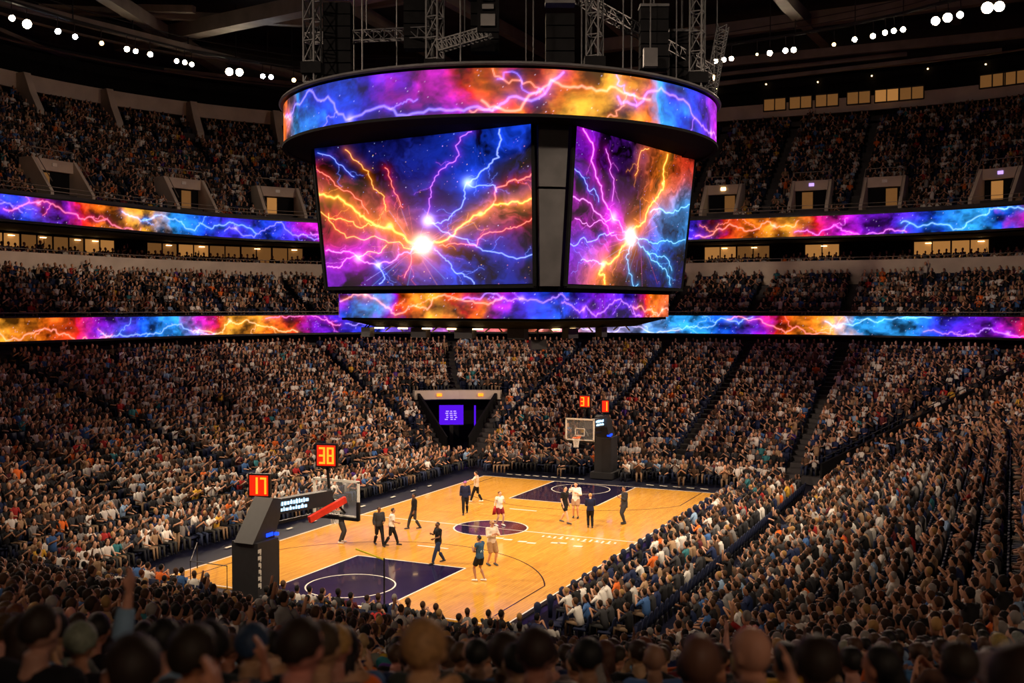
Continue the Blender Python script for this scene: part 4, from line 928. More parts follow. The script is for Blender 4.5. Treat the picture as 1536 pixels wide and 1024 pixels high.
def limb(mb, a, b_, c, r, off=0.0, to=1.0, n=10):
    """two-bone limb with swelling muscles; to = how far a garment reaches (0-2)"""
    P = [a, a.lerp(b_, .35), a.lerp(b_, .75), b_, b_.lerp(c, .3), b_.lerp(c, .7), c]; K = [0, .35, .75, 1, 1.3, 1.7, 2.0]
    m = [i for i in range(7) if K[i] <= to+1e-6]; mb.tube([P[i] for i in m], [r[i]+off for i in m], n)
RA = [.052, .050, .043, .038, .041, .033, .025]; RLg = [.088, .083, .066, .056, .058, .045, .036]
def body_mb(J):
    q = MB(); torso(q, J); head(q, J)
    for k in 'LR':
        limb(q, J['sh'+k], J['el'+k], J['wr'+k], RA, 0, 2); hand(q, J['el'+k], J['wr'+k], k)
        limb(q, J['hip'+k], J['kn'+k], J['an'+k], RLg, 0, 2, 12)
        q.tube([J['an'+k]+V3((-.03, 0, -.05)), J['an'+k]+V3((.08, 0, -.05))], [.035, .03], 8)
    return q
def shirt_mb(J, sleeve=.8, hem=0.0, loose=.016):
    q = MB(); torso(q, J, loose, False, hem)
    for k in 'LR':
        if sleeve > 0: limb(q, J['sh'+k], J['el'+k], J['wr'+k], RA, loose*.9, sleeve)
    return q
def trousers_mb(J, to=2.0, loose=.016):
    q = MB(); p, up = J['pel'], J['up']
    q.tube([p+up*.10, p+up*.02, p-up*.05 if not J['seated'] else p-up*.06+V3((.02, 0, 0))], [(.125, .165), (.130, .172), (.115, .165)], 14, ref=(1, 0, 0))
    for k in 'LR': limb(q, J['hip'+k], J['kn'+k], J['an'+k], RLg, loose if to < 1.6 else loose*.8, to, 12)
    return q
def shoe_mb(J, k):
    q = MB(); a = J['an'+k]
    q.tube([a+V3((-.075, 0, -.045)), a+V3((-.03, 0, -.04)), a+V3((.06, 0, -.052)), a+V3((.15, 0, -.062)), a+V3((.19, 0, -.066))], [(.040, .036), (.046, .042), (.036, .046), (.027, .046), (.018, .030)], 10, ref=(0, 0, 1)); return q
def hair_mb(J, style):
    c = J['head']; T = Matrix.Rotation(J['turn'], 3, 'Z'); q = MB()
    n, m = 16, 12; vs_ = []; k_ = {'short': 1.10, 'crop': 1.05, 'long': 1.16, 'bun': 1.09, 'cap': 1.13, 'curly': 1.24}[style]
    for i in range(m+1):
        ph = PI*i/m
        for j in range(n):
            an = 2*PI*j/n; x, y, z = math.sin(ph)*math.cos(an), math.sin(ph)*math.sin(an), math.cos(ph)
            line = .25 + .75*x if x > 0 else -.15-.45*(-x) - (.35 if style in ('long',) else 0)
            sc_ = k_ if z > line else .80
            vs_.append(c + T@V3((x*.098*sc_-.004, y*.088*sc_, z*.099*sc_+.022)))
    q.add(vs_, [(i*n+j, (i+1)*n+j, (i+1)*n+(j+1)%n, i*n+(j+1)%n) for i in range(m) for j in range(n)])
    if style == 'long': q.tube([c+T@V3((-.05, 0, .03)), c+T@V3((-.085, 0, -.08)), c+T@V3((-.095, 0, -.20)), c+T@V3((-.10, 0, -.30))], [(.06, .075), (.05, .085), (.04, .08), (.02, .05)], 12, ref=(1, 0, 0))
    if style == 'bun': q.ball(c+T@V3((-.11, 0, .05)), .045)
    if style == 'cap': q.tube([c+T@V3((.07, 0, .07)), c+T@V3((.12, 0, .062)), c+T@V3((.165, 0, .05))], [(.012, .07), (.010, .065), (.008, .04)], 10, ref=(0, 0, 1))
    return q
def eyes_mb(J):
    c = J['head']; T = Matrix.Rotation(J['turn'], 3, 'Z'); q = MB()
    for s_ in (-1, 1): q.ball(c+T@V3((.088, s_*.031, .012)), (.012, .014, .010), 8, 6, T)
    return q
def mesh_only(mb, name, mt):
    me = bpy.data.meshes.new(name); me.from_pydata(mb.v, [], mb.f); me.update(); me.materials.append(mt); me.shade_smooth(); return me
def ob(name, me, parent, col, label=None):
    o = bpy.data.objects.new(name, me); COL.objects.link(o); o.parent = parent; o.color = (*col, 1)
    if label: o['label'] = label
    return o
SK = [(.54, .28, .175), (.46, .235, .14), (.34, .165, .095), (.60, .34, .23), (.16, .075, .045), (.09, .042, .028)]
HR = {'black': (.008, .007, .007), 'dark brown': (.025, .013, .008), 'brown': (.07, .035, .018), 'blond': (.38, .22, .08), 'grey': (.22, .20, .19), 'auburn': (.12, .035, .012)}
def scale_me(me, s_):
    me.transform(Matrix.Scale(s_, 4)); return me
def court_person(label, x, y, h, face, J, skin, hair, hs, shirt, sleeve, legs, leg_to, shoes, hem=0.0, loose=.030, extra=None):
    s_ = h*1.04/1.80; col = lambda c: c
    b_ = remeshed(body_mb(J), 'body', .0095, 3, M['skin']); scale_me(b_, s_)
    p = bpy.data.objects.new('person', b_); COL.objects.link(p); p.location = (x, y, 0.012); p.rotation_euler = (0, 0, face); p.color = (*skin, 1)
    tag(p, label, 'person', 'people on the court')
    ob('shirt', scale_me(remeshed(shirt_mb(J, sleeve, hem, max(loose, .026)), 'shirt', .014, 3, M['cloth']), s_), p, shirt)
    ob('trousers' if leg_to > 1.5 else 'shorts', scale_me(remeshed(trousers_mb(J, leg_to, .028 if leg_to > 1.5 else .038), 'legs', .014, 3, M['cloth']), s_), p, legs)
    if hs: ob('hair' if hs != 'cap' else 'cap', scale_me(remeshed(hair_mb(J, hs), 'hair', .009, 2, M['hair']), s_), p, hair)
    ob('eyes', scale_me(mesh_only(eyes_mb(J), 'eyes', M['hair']), s_), p, (.01, .008, .008))
    for k in 'LR': ob('shoe', scale_me(mesh_only(shoe_mb(J, k), 'shoe', M['shoe']), s_), p, shoes)
    if extra: extra(p, J, s_)
    return p
BLK, DGR, NVY, WHT, CRM, MAR, KHA, TEAL = (.008, .008, .010), (.03, .03, .034), (.010, .014, .045), (.72, .68, .64), (.62, .52, .42), (.18, .012, .02), (.30, .17, .08), (.03, .10, .20)
walk = dict(footL=(.30, .09, 0), footR=(-.30, .09, .02)); walk2 = dict(footL=(-.28, .09, .02), footR=(.28, .09, 0)); AH = ((.06, .04, -.27), (.25, -.05, -.33)); AF = ((.10, .08, -.25), (.28, -.10, -.16)); AU = ((.16, .10, -.12), (.22, .02, .12))
away = YAW; toward = YAW+PI; rt = YAW-PI/2; lf = YAW+PI/2
court_person('person in black top and dark leggings standing under the near backboard', -5.98, 4.77, 1.86, rt, joints(footL=(.03, .17, 0), footR=(-.03, .17, 0), armL=AH, armR=AH), SK[4], HR['black'], 'crop', BLK, 1.3, DGR, 2.0, WHT)
court_person('dark clad person walking beside the one in a white shirt, near the free throw lane', -5.69, 2.88, 1.76, toward+.5, joints(**walk, armL=AH), SK[4], HR['black'], 'short', DGR, 1.9, BLK, 2.0, BLK)
court_person('person in white shirt and dark trousers striding towards mid court', -5.47, 2.35, 1.70, rt+.1, joints(**walk, lean=.08, armR=AH), SK[2], HR['dark brown'], 'short', WHT, .8, BLK, 2.0, BLK)
court_person('person in dark top taking a long stride towards the centre circle, far sideline behind', -1.89, 3.28, 1.74, lf+.3, joints(**walk2, lean=-.05), SK[4], HR['black'], 'short', BLK, 1.7, DGR, 2.0, BLK)
court_person('person in black t-shirt and blue jeans, hand raised, left of the centre circle', -7.47, -1.23, 1.74, lf+.5, joints(**walk, armR=AF, armL=AH), SK[4], HR['black'], 'crop', BLK, .8, (.02, .03, .07), 2.0, BLK)
court_person('person in dark suit and purple cap beyond the centre circle', 2.57, 2.79, 1.72, toward, joints(**walk2), SK[2], (.22, .03, .30), 'cap', NVY, 1.9, BLK, 2.0, BLK)
court_person('person in white top and black trousers beside the purple capped one', 5.85, 3.82, 1.70, lf-.3, joints(**walk, armL=((.05, .25, -.10), (.10, .45, -.08))), SK[3], HR['dark brown'], 'short', CRM, 1.9, BLK, 2.0, WHT)
def towel(p, J, s_):
    q = MB(); w_ = J['wrR']; q.tube([w_+V3((.03, 0, 0)), w_+V3((.05, -.04, -.15)), w_+V3((.02, -.05, -.42))], [(.03, .05), (.05, .10), (.03, .12)], 8, ref=(1, 0, 0))
    ob('towel', scale_me(mesh_only(q, 'towel', M['cloth']), s_), p, (.35, .015, .02), 'dark red towel')
court_person('player in white and maroon kit with a red towel, on the centre circle', .62, -.18, 1.70, toward+.7, joints(footL=(.08, .15, 0), footR=(-.12, .15, 0), armR=((.02, .14, -.24), (.10, .22, -.36)), armL=AF), SK[3], HR['auburn'], 'bun', WHT, .5, MAR, .8, WHT, extra=towel)
def jersey(p, J, s_):
    q = MB()
    for k in range(5):
        y = -.09+.045*k; q.ball(J['pel']+J['up']*(.20+.05*(k % 2))+J['fw']*-.125+V3((0, y, 0)), (.012, .016, .05), 6, 5)
    ob('jersey_pattern', scale_me(mesh_only(q, 'pattern', M['cloth']), s_), p, (.55, .70, .78), 'pale blotches on the jersey')
court_person('player in blue and white jersey and black shorts, nearest the camera on court', -9.32, -4.16, 1.80, lf-.6, joints(footL=(.10, .12, 0), footR=(-.16, .10, 0), armR=AH, armL=AF), SK[2], HR['black'], 'crop', (.03, .08, .16), .7, BLK, .9, WHT, extra=jersey)
court_person('tall person in white long sleeved top and khaki shorts, behind the blue jersey player', -6.80, -3.44, 1.88, toward+.6, joints(footL=(.05, .13, 0), footR=(-.1, .12, 0), armL=AF, armR=AF), SK[0], HR['blond'], 'cap', CRM, 1.9, KHA, 1.0, DGR)
court_person('person in black t-shirt and long black shorts by the far free throw line', 2.61, -2.87, 1.84, toward+.9, joints(**walk2), SK[3], HR['black'], 'short', BLK, .9, BLK, .95, DGR, loose=.03)
court_person('player in white hoodie and tan shorts before the far lane', 4.10, -2.88, 1.82, toward-.2, joints(footL=(.06, .12, 0), footR=(-.06, .12, 0), armL=AF, armR=AU), SK[0], HR['black'], 'short', WHT, 1.9, (.33, .20, .12), .85, BLK, hem=-.05, loose=.03)
court_person('slight person in dark outfit with fair hair between the hoodie player and the suit', 2.12, -4.45, 1.68, away, joints(footL=(.04, .10, 0), footR=(-.05, .10, 0), armL=AH, armR=AH), SK[3], HR['blond'], 'short', NVY, 1.9, BLK, 2.0, BLK)
court_person('person in dark suit standing near the courtside seats, hand to chest', 3.76, -5.66, 1.86, lf+.3, joints(footL=(.05, .12, 0), footR=(-.05, .13, 0), armL=AF), SK[2], HR['dark brown'], 'short', DGR, 1.9, DGR, 2.0, BLK, hem=-.12)

# ------------------------------------------------------------------ seat slots of the whole bowl
SLOTS = []        # x, y, z floor, facing, tier, row, s
VOMP = [(cpt(a, 30.2, c), a) for c, a in VOM]
def row(s, z, tier, r, segs='LFRN', corners=('FL', 'FR', 'NR', 'NL'), pitch=.49, aisles=(0, 8.5, 17, 25.5, 34)):
    for kd, a, b_, d in EDGES:
        if kd not in segs: continue
        L = math.dist(a, b_); n = int(L/pitch); t = ((b_[0]-a[0])/L, (b_[1]-a[1])/L); na = max(1, round(L/8.5)); sp = L/na
        for i in range(n):
            u = (i+.5)*L/n; m = u % sp
            if min(m, sp-m) < .55: continue
            SLOTS.append((a[0]+t[0]*u+d[0]*s, a[1]+t[1]*u+d[1]*s, z, math.atan2(-d[1], -d[0]), tier, r, s, kd))
    for kd, c, a0, a1 in CORN:
        if kd not in corners: continue
        L = s*PI/2; n = int(L/pitch)
        if n < 1: continue
        na = 3 if s < 36 else 4
        for i in range(n):
            u = (i+.5)/n; ang = math.radians(a0+(a1-a0)*u); m = (u*na) % 1; dd = min(m, 1-m)*L/na
            if dd < .55: continue
            if tier == 'low' and kd == 'FL' and s < 14.2 and 13.0-50/s < math.degrees(ang) < 43.5+50/s: continue
            if tier == 'low' and kd == 'FR' and abs(math.degrees(ang)+38)*s/57.3 < .6: continue
            SLOTS.append((c[0]+s*math.cos(ang), c[1]+s*math.sin(ang), z, ang+PI, tier, r, s, kd))
for i in range(37):
    s = 3.45+i*RUN; row(s, .5+i*RISE+zx(3.4+i*RUN), 'low', i, 'LFRN' if s < 24.4 else 'RN', ('FL', 'FR', 'NR', 'NL') if s < 24.4 else ('NR', 'NL'))
for i in range(8): row(25.05+.88*i, 9.9+.42*i, 'club', i, 'LF', ('FL', 'FR'))
for i in range(19):
    row(28.75+.84*i, 18.2+.575*i, 'upper', i, 'LF', ('FL', 'FR'))
for i, (s, z) in enumerate(((32.88, 13.9), (33.78, 14.2), (34.8, 14.5))): row(s, z, 'suite', i, 'LF', ('FL', 'FR'), .62)
for i in range(2): row(47.0+i*.7, 28.9, 'top', i, 'LF', ('FL',), .9)
# floor seats
for j, y in enumerate((-9.75, -10.6, -11.45, -12.3)):
    for i in range(52): SLOTS.append((-14.6+.58*i, y, 0.05 if j == 0 else .05, PI/2, 'court', j, 0, 'CR'))
for j, y in enumerate((10.3, 11.2, 12.1, 13.0)):
    for i in range(62): SLOTS.append((-16.5+.56*i, y, .05, -PI/2, 'floor', j, 0, 'CL'))
for j, x in enumerate((17.3, 18.2, 19.1)):
    for i in range(38):
        y = -10.4+.56*i
        if -.7 < y < 1.5 and j < 2 or y > 9.4: continue
        SLOTS.append((x, y, .05, PI, 'floor', j, 0, 'CF'))
for j, x in enumerate((-17.2, -18.1, -19.0)):
    for i in range(40):
        y = -10.6+.56*i
        if x > -18.4 and -.2 < y < 2.4: continue
        SLOTS.append((x, y, .05, 0, 'floor', j, 0, 'CN'))
for i in range(30): SLOTS.append((15.9+rng.uniform(-.1, .5), -9.5+.62*i + rng.uniform(-.15, .15), .02, PI + rng.uniform(-.4, .4), 'press', 0, 0, 'P')) if not (-1 < -9.5+.62*i < 2.0) else None
OCC = dict(low=.955, club=.86, upper=.84, suite=.95, top=.75, court=.80, floor=.93, press=.45)
seen = []; chairs = []
for k, S in enumerate(SLOTS):
    x, y, z, fa, tier, r, s, kd = S
    f = in_frame(x, y, z+1.1, 90, 70)
    if not f: continue
    d = math.dist((x, y), (CAM.x, CAM.y))
    if d < 3.3: continue
    if s > 30.2 and tier == 'low' and d > 14: continue
    if tier == 'upper' and any(math.dist((x, y), v[0]) < (2.5 if n < 3 else 2.1) for n, v in enumerate(VOMP)) and r < 5: continue
    if tier == 'upper' and r >= 15 and any(abs(math.degrees(math.atan2(y-HY, x-HX))-a_)*s/57.3 < 1.1 for a_ in (87.0, 76.2, 65, 53.7, 43)) and y > HY: continue
    if tier != 'press': chairs.append((x, y, z, fa, tier, kd, f, d, r))
    occ = OCC[tier]
    if tier == 'low' and (s > 24): occ = .8
    if rng.random() > occ: continue
    seen.append([x+rng.normal()*.03, y+rng.normal()*.03, z, fa, tier, r, s, kd, f, d])
seen.sort(key=lambda q: q[9])
NEAR = 286
near, far_ = seen[:NEAR], seen[NEAR:]
print('spectators', len(seen), 'chairs', len(chairs), 'nearest set reaches', near[-1][9])

# ------------------------------------------------------------------ seated spectators close to the camera
POSES = [joints(True, lean=.05, armL=((.12, .03, -.25), (.34, -.06, -.30)), armR=((.12, .03, -.25), (.34, -.06, -.30))),
 joints(True, lean=.28, armL=((.20, .04, -.20), (.36, -.10, -.05)), armR=((.20, .04, -.20), (.36, -.10, -.05)), turn=.3),
 joints(True, lean=-.10, armL=((.05, .10, -.27), (.26, .02, -.36)), armR=((.10, .06, -.26), (.30, .0, -.38)), turn=-.4),
 joints(True, lean=.10, armL=((.16, .08, -.20), (.34, -.14, -.08)), armR=((.16, .08, -.20), (.34, -.14, -.10))),
 joints(True, lean=.05, armL=((.10, .12, .18), (.14, .10, .42)), armR=((.12, .03, -.25), (.34, -.06, -.30)), turn=.2),
 joints(True, lean=.0, side=.06, armL=((.12, .03, -.25), (.34, -.06, -.30)), armR=((.2, .05, -.15), (.25, .0, .05)), turn=.7)]
KITS = []
for P_, J in enumerate(POSES):
    b_ = remeshed(body_mb(J), 'seated_body', .0105, 3, M['skin'])
    hs = {h: remeshed(hair_mb(J, h), 'hair_'+h, .010, 2, M['hair']) for h in ('short', 'crop', 'long', 'bun', 'cap', 'curly')}
    KITS.append(dict(body=b_, shirt=[remeshed(shirt_mb(J, sl, -.03, .020), 'shirt', .015, 3, M['cloth']) for sl in (.85, 1.85)], trousers=remeshed(trousers_mb(J, 1.9), 'trousers', .016, 3, M['cloth']), hair=hs))
SHC = [('black', (.010, .010, .012), 24), ('charcoal', (.035, .035, .040), 12), ('white', (.66, .62, .58), 13), ('navy', (.012, .022, .075), 12), ('grey', (.20, .19, .19), 9), ('blue', (.05, .13, .34), 8), ('light blue', (.22, .34, .52), 4), ('teal', (.03, .17, .20), 3),
       ('orange', (.70, .14, .02), 5), ('red', (.38, .02, .02), 4), ('maroon', (.12, .02, .025), 3), ('tan', (.34, .22, .13), 4), ('yellow', (.60, .34, .04), 2), ('purple', (.08, .03, .22), 2), ('brown', (.09, .05, .03), 4)]
shw = np.array([q[2] for q in SHC], float); shw /= shw.sum()
HCN = ['black', 'dark brown', 'brown', 'blond', 'grey', 'auburn']; hcw = np.array([.34, .30, .16, .07, .09, .04])
HSN = ['short', 'crop', 'long', 'bun', 'cap', 'curly', 'bald']; hsw = np.array([.38, .12, .24, .05, .08, .08, .05])
NUM = {1:'first',2:'second',3:'third',4:'fourth',5:'fifth',6:'sixth',7:'seventh',8:'eighth',9:'ninth',10:'tenth',11:'eleventh',12:'twelfth',13:'thirteenth',14:'fourteenth',15:'fifteenth',16:'sixteenth',17:'seventeenth',18:'eighteenth',19:'nineteenth',20:'twentieth'}
def nth(n):
    if n <= 20: return NUM[n]
    tens = {2: 'twenty', 3: 'thirty', 4: 'forty', 5: 'fifty', 6: 'sixty', 7: 'seventy', 8: 'eighty', 9: 'ninety'}[n//10]
    return tens + ('-'+NUM[n % 10] if n % 10 else 'th').replace('th', 'th') if n % 10 else tens[:-1]+'ieth'
# rows among the near set, counted outward from the camera
rows_ = sorted({(q[5]) for q in near}, reverse=True); rank = {r: i+1 for i, r in enumerate(rows_)}
byrow = {}
for q in near: byrow.setdefault(q[5], []).append(q)
for r in byrow: byrow[r].sort(key=lambda q: q[8][0])
# the few largest heads at the frame's foot keep the looks they have in the photo
FIX = [((1165, 930), 'bald', 'grey', 'black', 0), ((1440, 900), 'short', 'grey', 'navy', 0), ((1030, 930), 'crop', 'dark brown', 'black', 2), ((1300, 900), 'long', 'black', 'grey', 1), ((910, 950), 'cap', 'black', 'black', 2), ((380, 960), 'cap', 'navy', 'charcoal', 1),
       ((300, 930), 'short', 'black', 'charcoal', 1), ((455, 930), 'short', 'brown', 'black', 1), ((245, 940), 'short', 'black', 'light blue', 0, 1), ((165, 990), 'short', 'dark brown', 'charcoal', 0), ((60, 960), 'short', 'dark brown', 'black', 0), ((1500, 860), 'short', 'dark brown', 'charcoal', 2), ((845, 940), 'short', 'dark brown', 'blue', 2), ((590, 960), 'short', 'dark brown', 'navy', 1), ((1115, 900), 'short', 'blond', 'charcoal', 3)]
HR['navy'] = (.02, .05, .10); used = set(); fixed = {}
for (px, py), hs, hc, shn, sk, *up_ in FIX:
    best = min((q for q in near if id(q) not in used and q[9] < 7.5), key=lambda q: (q[8][0]-px)**2 + (q[8][1]-py)**2 + (q[9]*12)**2, default=None)
    if best is not None: used.add(id(best)); fixed[id(best)] = (hs, hc, shn, sk, *up_)
SHD = {n: c for n, c, _ in SHC}
pose_w = np.array([.34, .16, .16, .16, .05, .13])
for r in rows_:
    for i, q in enumerate(byrow[r]):
        x, y, z, fa, tier, rr_, s, kd, f, d = q
        kp = rng.choice(6, p=pose_w)
        if d < 9 and kp == 4: kp = 0
        if id(q) in fixed and len(fixed[id(q)]) > 4: kp = 4
        K = KITS[kp]
        if id(q) in fixed: hs, hc, shn, ski = fixed[id(q)][:4]
        else: hs = str(rng.choice(HSN, p=hsw)); hc = str(rng.choice(HCN, p=hcw)); shn = SHC[rng.choice(len(SHC), p=shw)][0]; ski = int(rng.choice(6, p=[.28, .2, .16, .16, .12, .08]))
        j_ = lambda c: tuple(float(np.clip(v*rng.uniform(.85, 1.15), 0, 1)) for v in c)
        p = bpy.data.objects.new('person', K['body']); COL.objects.link(p); p.location = (x, y, z); p.rotation_euler = (0, 0, fa + rng.normal()*.12)
        sc_ = float(rng.uniform(.95, 1.05)); p.scale = (sc_, sc_, sc_); p.color = (*j_(SK[ski]), 1)
        hd = {'bald': 'bald', 'cap': hc + '-capped', 'long': 'long %s-haired' % hc, 'crop': 'crop-headed %s-haired' % hc, 'short': 'short %s-haired' % hc, 'bun': '%s-haired bun-wearing' % hc, 'curly': 'curly %s-haired' % hc}[hs].replace('dark brown', 'dark-brown')
        tag(p, '%s seated spectator in %s, %s from left in %s row before the camera' % (hd, shn, nth(i+1), nth(rank[r])), 'person', 'seated spectators nearest the camera')
        ob('shirt', K['shirt'][int(rng.random() < .45)], p, j_(SHD[shn])); ob('trousers', K['trousers'], p, j_([(.01, .012, .02), (.02, .03, .07), (.03, .03, .03), (.2, .13, .08)][rng.integers(4)]))
        if hs != 'bald': ob('cap' if hs == 'cap' else 'hair', K['hair'][hs], p, j_(HR[hc]))

# ------------------------------------------------------------------ the thousands beyond them: one body of people
def lod(hi):
    """seated figure templates as arrays: verts, quads, class (0 skin 1 hair 2 shirt 3 trousers)"""
    out = []
    for pose in range(5):
        V = []; F = []; Cc = []
        def add(mb, c):
            o = len(V); V.extend(mb.v); Cc.extend([c]*len(mb.v))
            for f in mb.f:
                if len(f) == 4: F.append([i+o for i in f])
                elif len(f) == 3: F.append([f[0]+o, f[1]+o, f[2]+o, f[2]+o])
                else:
                    for i in range(1, len(f)-2, 2): F.append([f[0]+o, f[i]+o, f[i+1]+o, f[i+2]+o])
                    if len(f) % 2: F.append([f[0]+o, f[-2]+o, f[-1]+o, f[-1]+o])
        n = 8 if hi else 6; lean = (.05, .25, -.05, .12, .0)[pose]; up = V3((math.sin(lean), 0, math.cos(lean))); p = V3((0, 0, .53)); stand = pose == 4
        if stand: p = V3((.08, 0, .92))
        q = MB(); q.tube([p-up*.08, p+up*.15, p+up*.38, p+up*.50], [(.13, .17), (.12, .165), (.13, .19), (.06, .08)], n, ref=(1, 0, 0)); add(q, 2)
        hc = p+up*.66+V3((.03, 0, 0)); q = MB()
        q.tube([hc+V3((0,0,-.16)), hc+V3((.01, 0, -.10)), hc+V3((.015, 0, 0)), hc+V3((0, 0, .10))], [.05, (.075, .062), (.100, .078), (.05, .045)], n, ref=(1, 0, 0)); add(q, 0)
        q = MB(); q.tube([hc+V3((-.055, 0, -.07)), hc+V3((-.032, 0, .01)), hc+V3((-.018, 0, .075)), hc+V3((-.01, 0, .125))], [(.045, .06), (.088, .086), (.092, .078), (.04, .035)], n, ref=(1, 0, 0)); add(q, 1)
        for s_ in (-1, 1):
            q = MB(); h_ = p+V3((0, s_*.09, -.03)); kn = h_+V3((.43, s_*.04, .02)); an = kn+V3((.03, 0, -.46))
            if stand: kn = h_+V3((.04, 0, -.42)); an = h_+V3((0, 0, -.86))
            q.tube([h_, kn, an], [.085, .065, .045], 5 if not hi else 6); add(q, 3)
            sh = p+up*.45+V3((0, s_*.19, 0)); el, wr = {0: ((.12, .04, -.25), (.32, -.06, -.28)), 1: ((.18, .05, -.2), (.36, -.14, -.02)), 2: ((.10, .1, -.25), (.28, .0, -.32)), 3: ((.16, .08, -.18), (.30, -.16, .02)), 4: ((.10, .10, .12), (.12, .06, .36)) }[pose]
            if pose == 4 and s_ < 0: el, wr = (.1, .08, -.22), (.3, -.1, -.1)
            e = sh+V3((el[0], s_*el[1], el[2])); w_ = sh+V3((wr[0], s_*wr[1], wr[2]))
            q = MB(); q.tube([sh, e], [.062, .05], 5 if hi else 4); add(q, 2)
            q = MB(); q.tube([e, w_, w_+(w_-e).normalized()*.09], [.042, .034, .030], 5 if hi else 4); add(q, 0)
            if hi: q = MB(); q.tube([an+V3((-.06, 0, -.05)), an+V3((.17, 0, -.06))], [(.035, .04), (.025, .035)], 5, ref=(0, 0, 1)); add(q, 1)
        out.append((np.array(V, np.float32), np.array(F, np.int32), np.array(Cc, np.int32)))
    return out
def crowd_arrays(people, T):
    VV, QQ, CC = [], [], []; base = 0; SKa = np.array(SK, np.float32); HRa = np.array([HR[n] for n in HCN], np.float32)
    wts = np.array([34, 14, 22, 9, 9, 3.5, 1.5, .8, 2.2, 1.8, 2, 6, 1, .6, 8]); wts = wts/wts.sum(); SHa = np.array([c for _, c, _ in SHC], np.float32)
    P = np.array([(q[0], q[1], q[2], q[3]) for q in people], np.float32); N = len(P)
    pose = rng.choice(5, N, p=[.35, .21, .2, .225, .015])
    for t in range(5):
        idx = np.nonzero(pose == t)[0]; n = len(idx)
        if not n: continue
        V, F, Cc = T[t]; th = P[idx, 3] + rng.normal(0, .18, n).astype(np.float32); sc_ = rng.uniform(.98, 1.12, n).astype(np.float32)
        c, s_ = np.cos(th), np.sin(th); X = V[None, :, 0]*sc_[:, None]; Y = V[None, :, 1]*sc_[:, None]; Z = V[None, :, 2]*sc_[:, None]
        W = np.stack([X*c[:, None]-Y*s_[:, None]+P[idx, 0, None], X*s_[:, None]+Y*c[:, None]+P[idx, 1, None], Z+P[idx, 2, None]], -1)
        j_ = rng.uniform(.8, 1.2, (n, 4, 1)).astype(np.float32)
        cl = np.stack([SKa[rng.choice(6, n, p=[.30, .22, .16, .18, .09, .05])], HRa[rng.choice(6, n, p=hcw)], SHa[rng.choice(len(SHC), n, p=wts)], np.array([(.01, .012, .02), (.02, .03, .07), (.03, .03, .03), (.2, .13, .08)], np.float32)[rng.integers(0, 4, n)]], 1)*j_
        C_ = cl[np.arange(n)[:, None], Cc[None]]
        VV.append(W.reshape(-1, 3)); CC.append(C_.reshape(-1, 3)); QQ.append((F[None]+base+(np.arange(n)*len(V))[:, None, None]).reshape(-1, 4)); base += n*len(V)
    return np.concatenate(VV), np.concatenate(QQ), np.concatenate(CC)
mid_ = [q for q in far_ if q[9] < 38]; fr_ = [q for q in far_ if q[9] >= 38]
V1, Q1, C1 = crowd_arrays(mid_, lod(True)); V2, Q2, C2 = crowd_arrays(fr_, lod(False))
def split_tris(Q):      # quads with a doubled corner become triangles
    t = Q[:, 2] == Q[:, 3]; return Q[~t], Q[t][:, :3]
V = np.concatenate([V1, V2]); Q = np.concatenate([Q1, Q2+len(V1)]); C_ = np.concatenate([C1, C2]); q4, q3 = split_tris(Q)
me = bpy.data.meshes.new('crowd'); me.vertices.add(len(V)); me.vertices.foreach_set('co', V.astype(np.float32).ravel())
loops = np.concatenate([q4.ravel(), q3.ravel()]).astype(np.int32); me.loops.add(len(loops)); me.loops.foreach_set('vertex_index', loops)
ls = np.concatenate([np.arange(len(q4))*4, len(q4)*4+np.arange(len(q3))*3]).astype(np.int32)
me.polygons.add(len(ls)); me.polygons.foreach_set('loop_start', ls)
a_ = me.color_attributes.new('Col', 'FLOAT_COLOR', 'POINT'); cc_ = np.ones((len(V), 4), np.float32); cc_[:, :3] = C_; a_.data.foreach_set('color', cc_.ravel())
me.update(calc_edges=True); me.materials.append(M['crowd']); me.shade_smooth()
co = bpy.data.objects.new('crowd', me); COL.objects.link(co); tag(co, 'thousands of seated spectators filling the stands all round the court', 'crowd', kind='stuff')
print('crowd verts', len(V), 'faces', len(ls))

# ------------------------------------------------------------------ seats
def chair_parts():
    s_ = MB(); s_.box((-.02, 0, .43), (.44, .46, .07)); b_ = MB()
    b_.tube([(-.25, 0, .40), (-.28, 0, .62), (-.31, 0, .84), (-.315, 0, .90)], [(.035, .22), (.035, .23), (.03, .21), (.015, .12)], 12, ref=(1, 0, 0))
    l_ = MB()
    for x in (-.2, .16):
        for y in (-.2, .2): l_.box((x, y, .2), (.04, .04, .42))
    return s_, b_, l_
cs = [c for c in chairs if c[4] == 'court']
cs.sort(key=lambda c: c[7])
s_, b_, l_ = chair_parts(); me_s = mesh_only(s_, 'seat', M['seat']); me_b = mesh_only(b_, 'backrest', M['seat'])
leg_m = mesh_only(MB().box((0, 0, .2), (.04, .04, .42)), 'leg', M['black'])
rk = {}
for c in cs: rk.setdefault(c[8], []).append(c)
RN = ['front row', 'second row', 'third row', 'back row']
for r in rk:
    rk[r].sort(key=lambda c: c[0])
    for i, c in enumerate(rk[r]):
        t = thing('courtside_chair', 'navy courtside chair, %s counting from the near end of the %s' % (nth(i+1), RN[r]), 'chair', (c[0], c[1], 0.0), c[3], 'courtside chairs along the right sideline')
        for nm, me_ in (('seat', me_s), ('backrest', me_b)): o = bpy.data.objects.new(nm, me_); COL.objects.link(o); o.parent = t
        for x in (-.2, .16):
            for y in (-.2, .2): o = bpy.data.objects.new('leg', leg_m); COL.objects.link(o); o.parent = t; o.location = (x, y, 0)
rest = [c for c in chairs if c[4] not in ('court', 'top')]
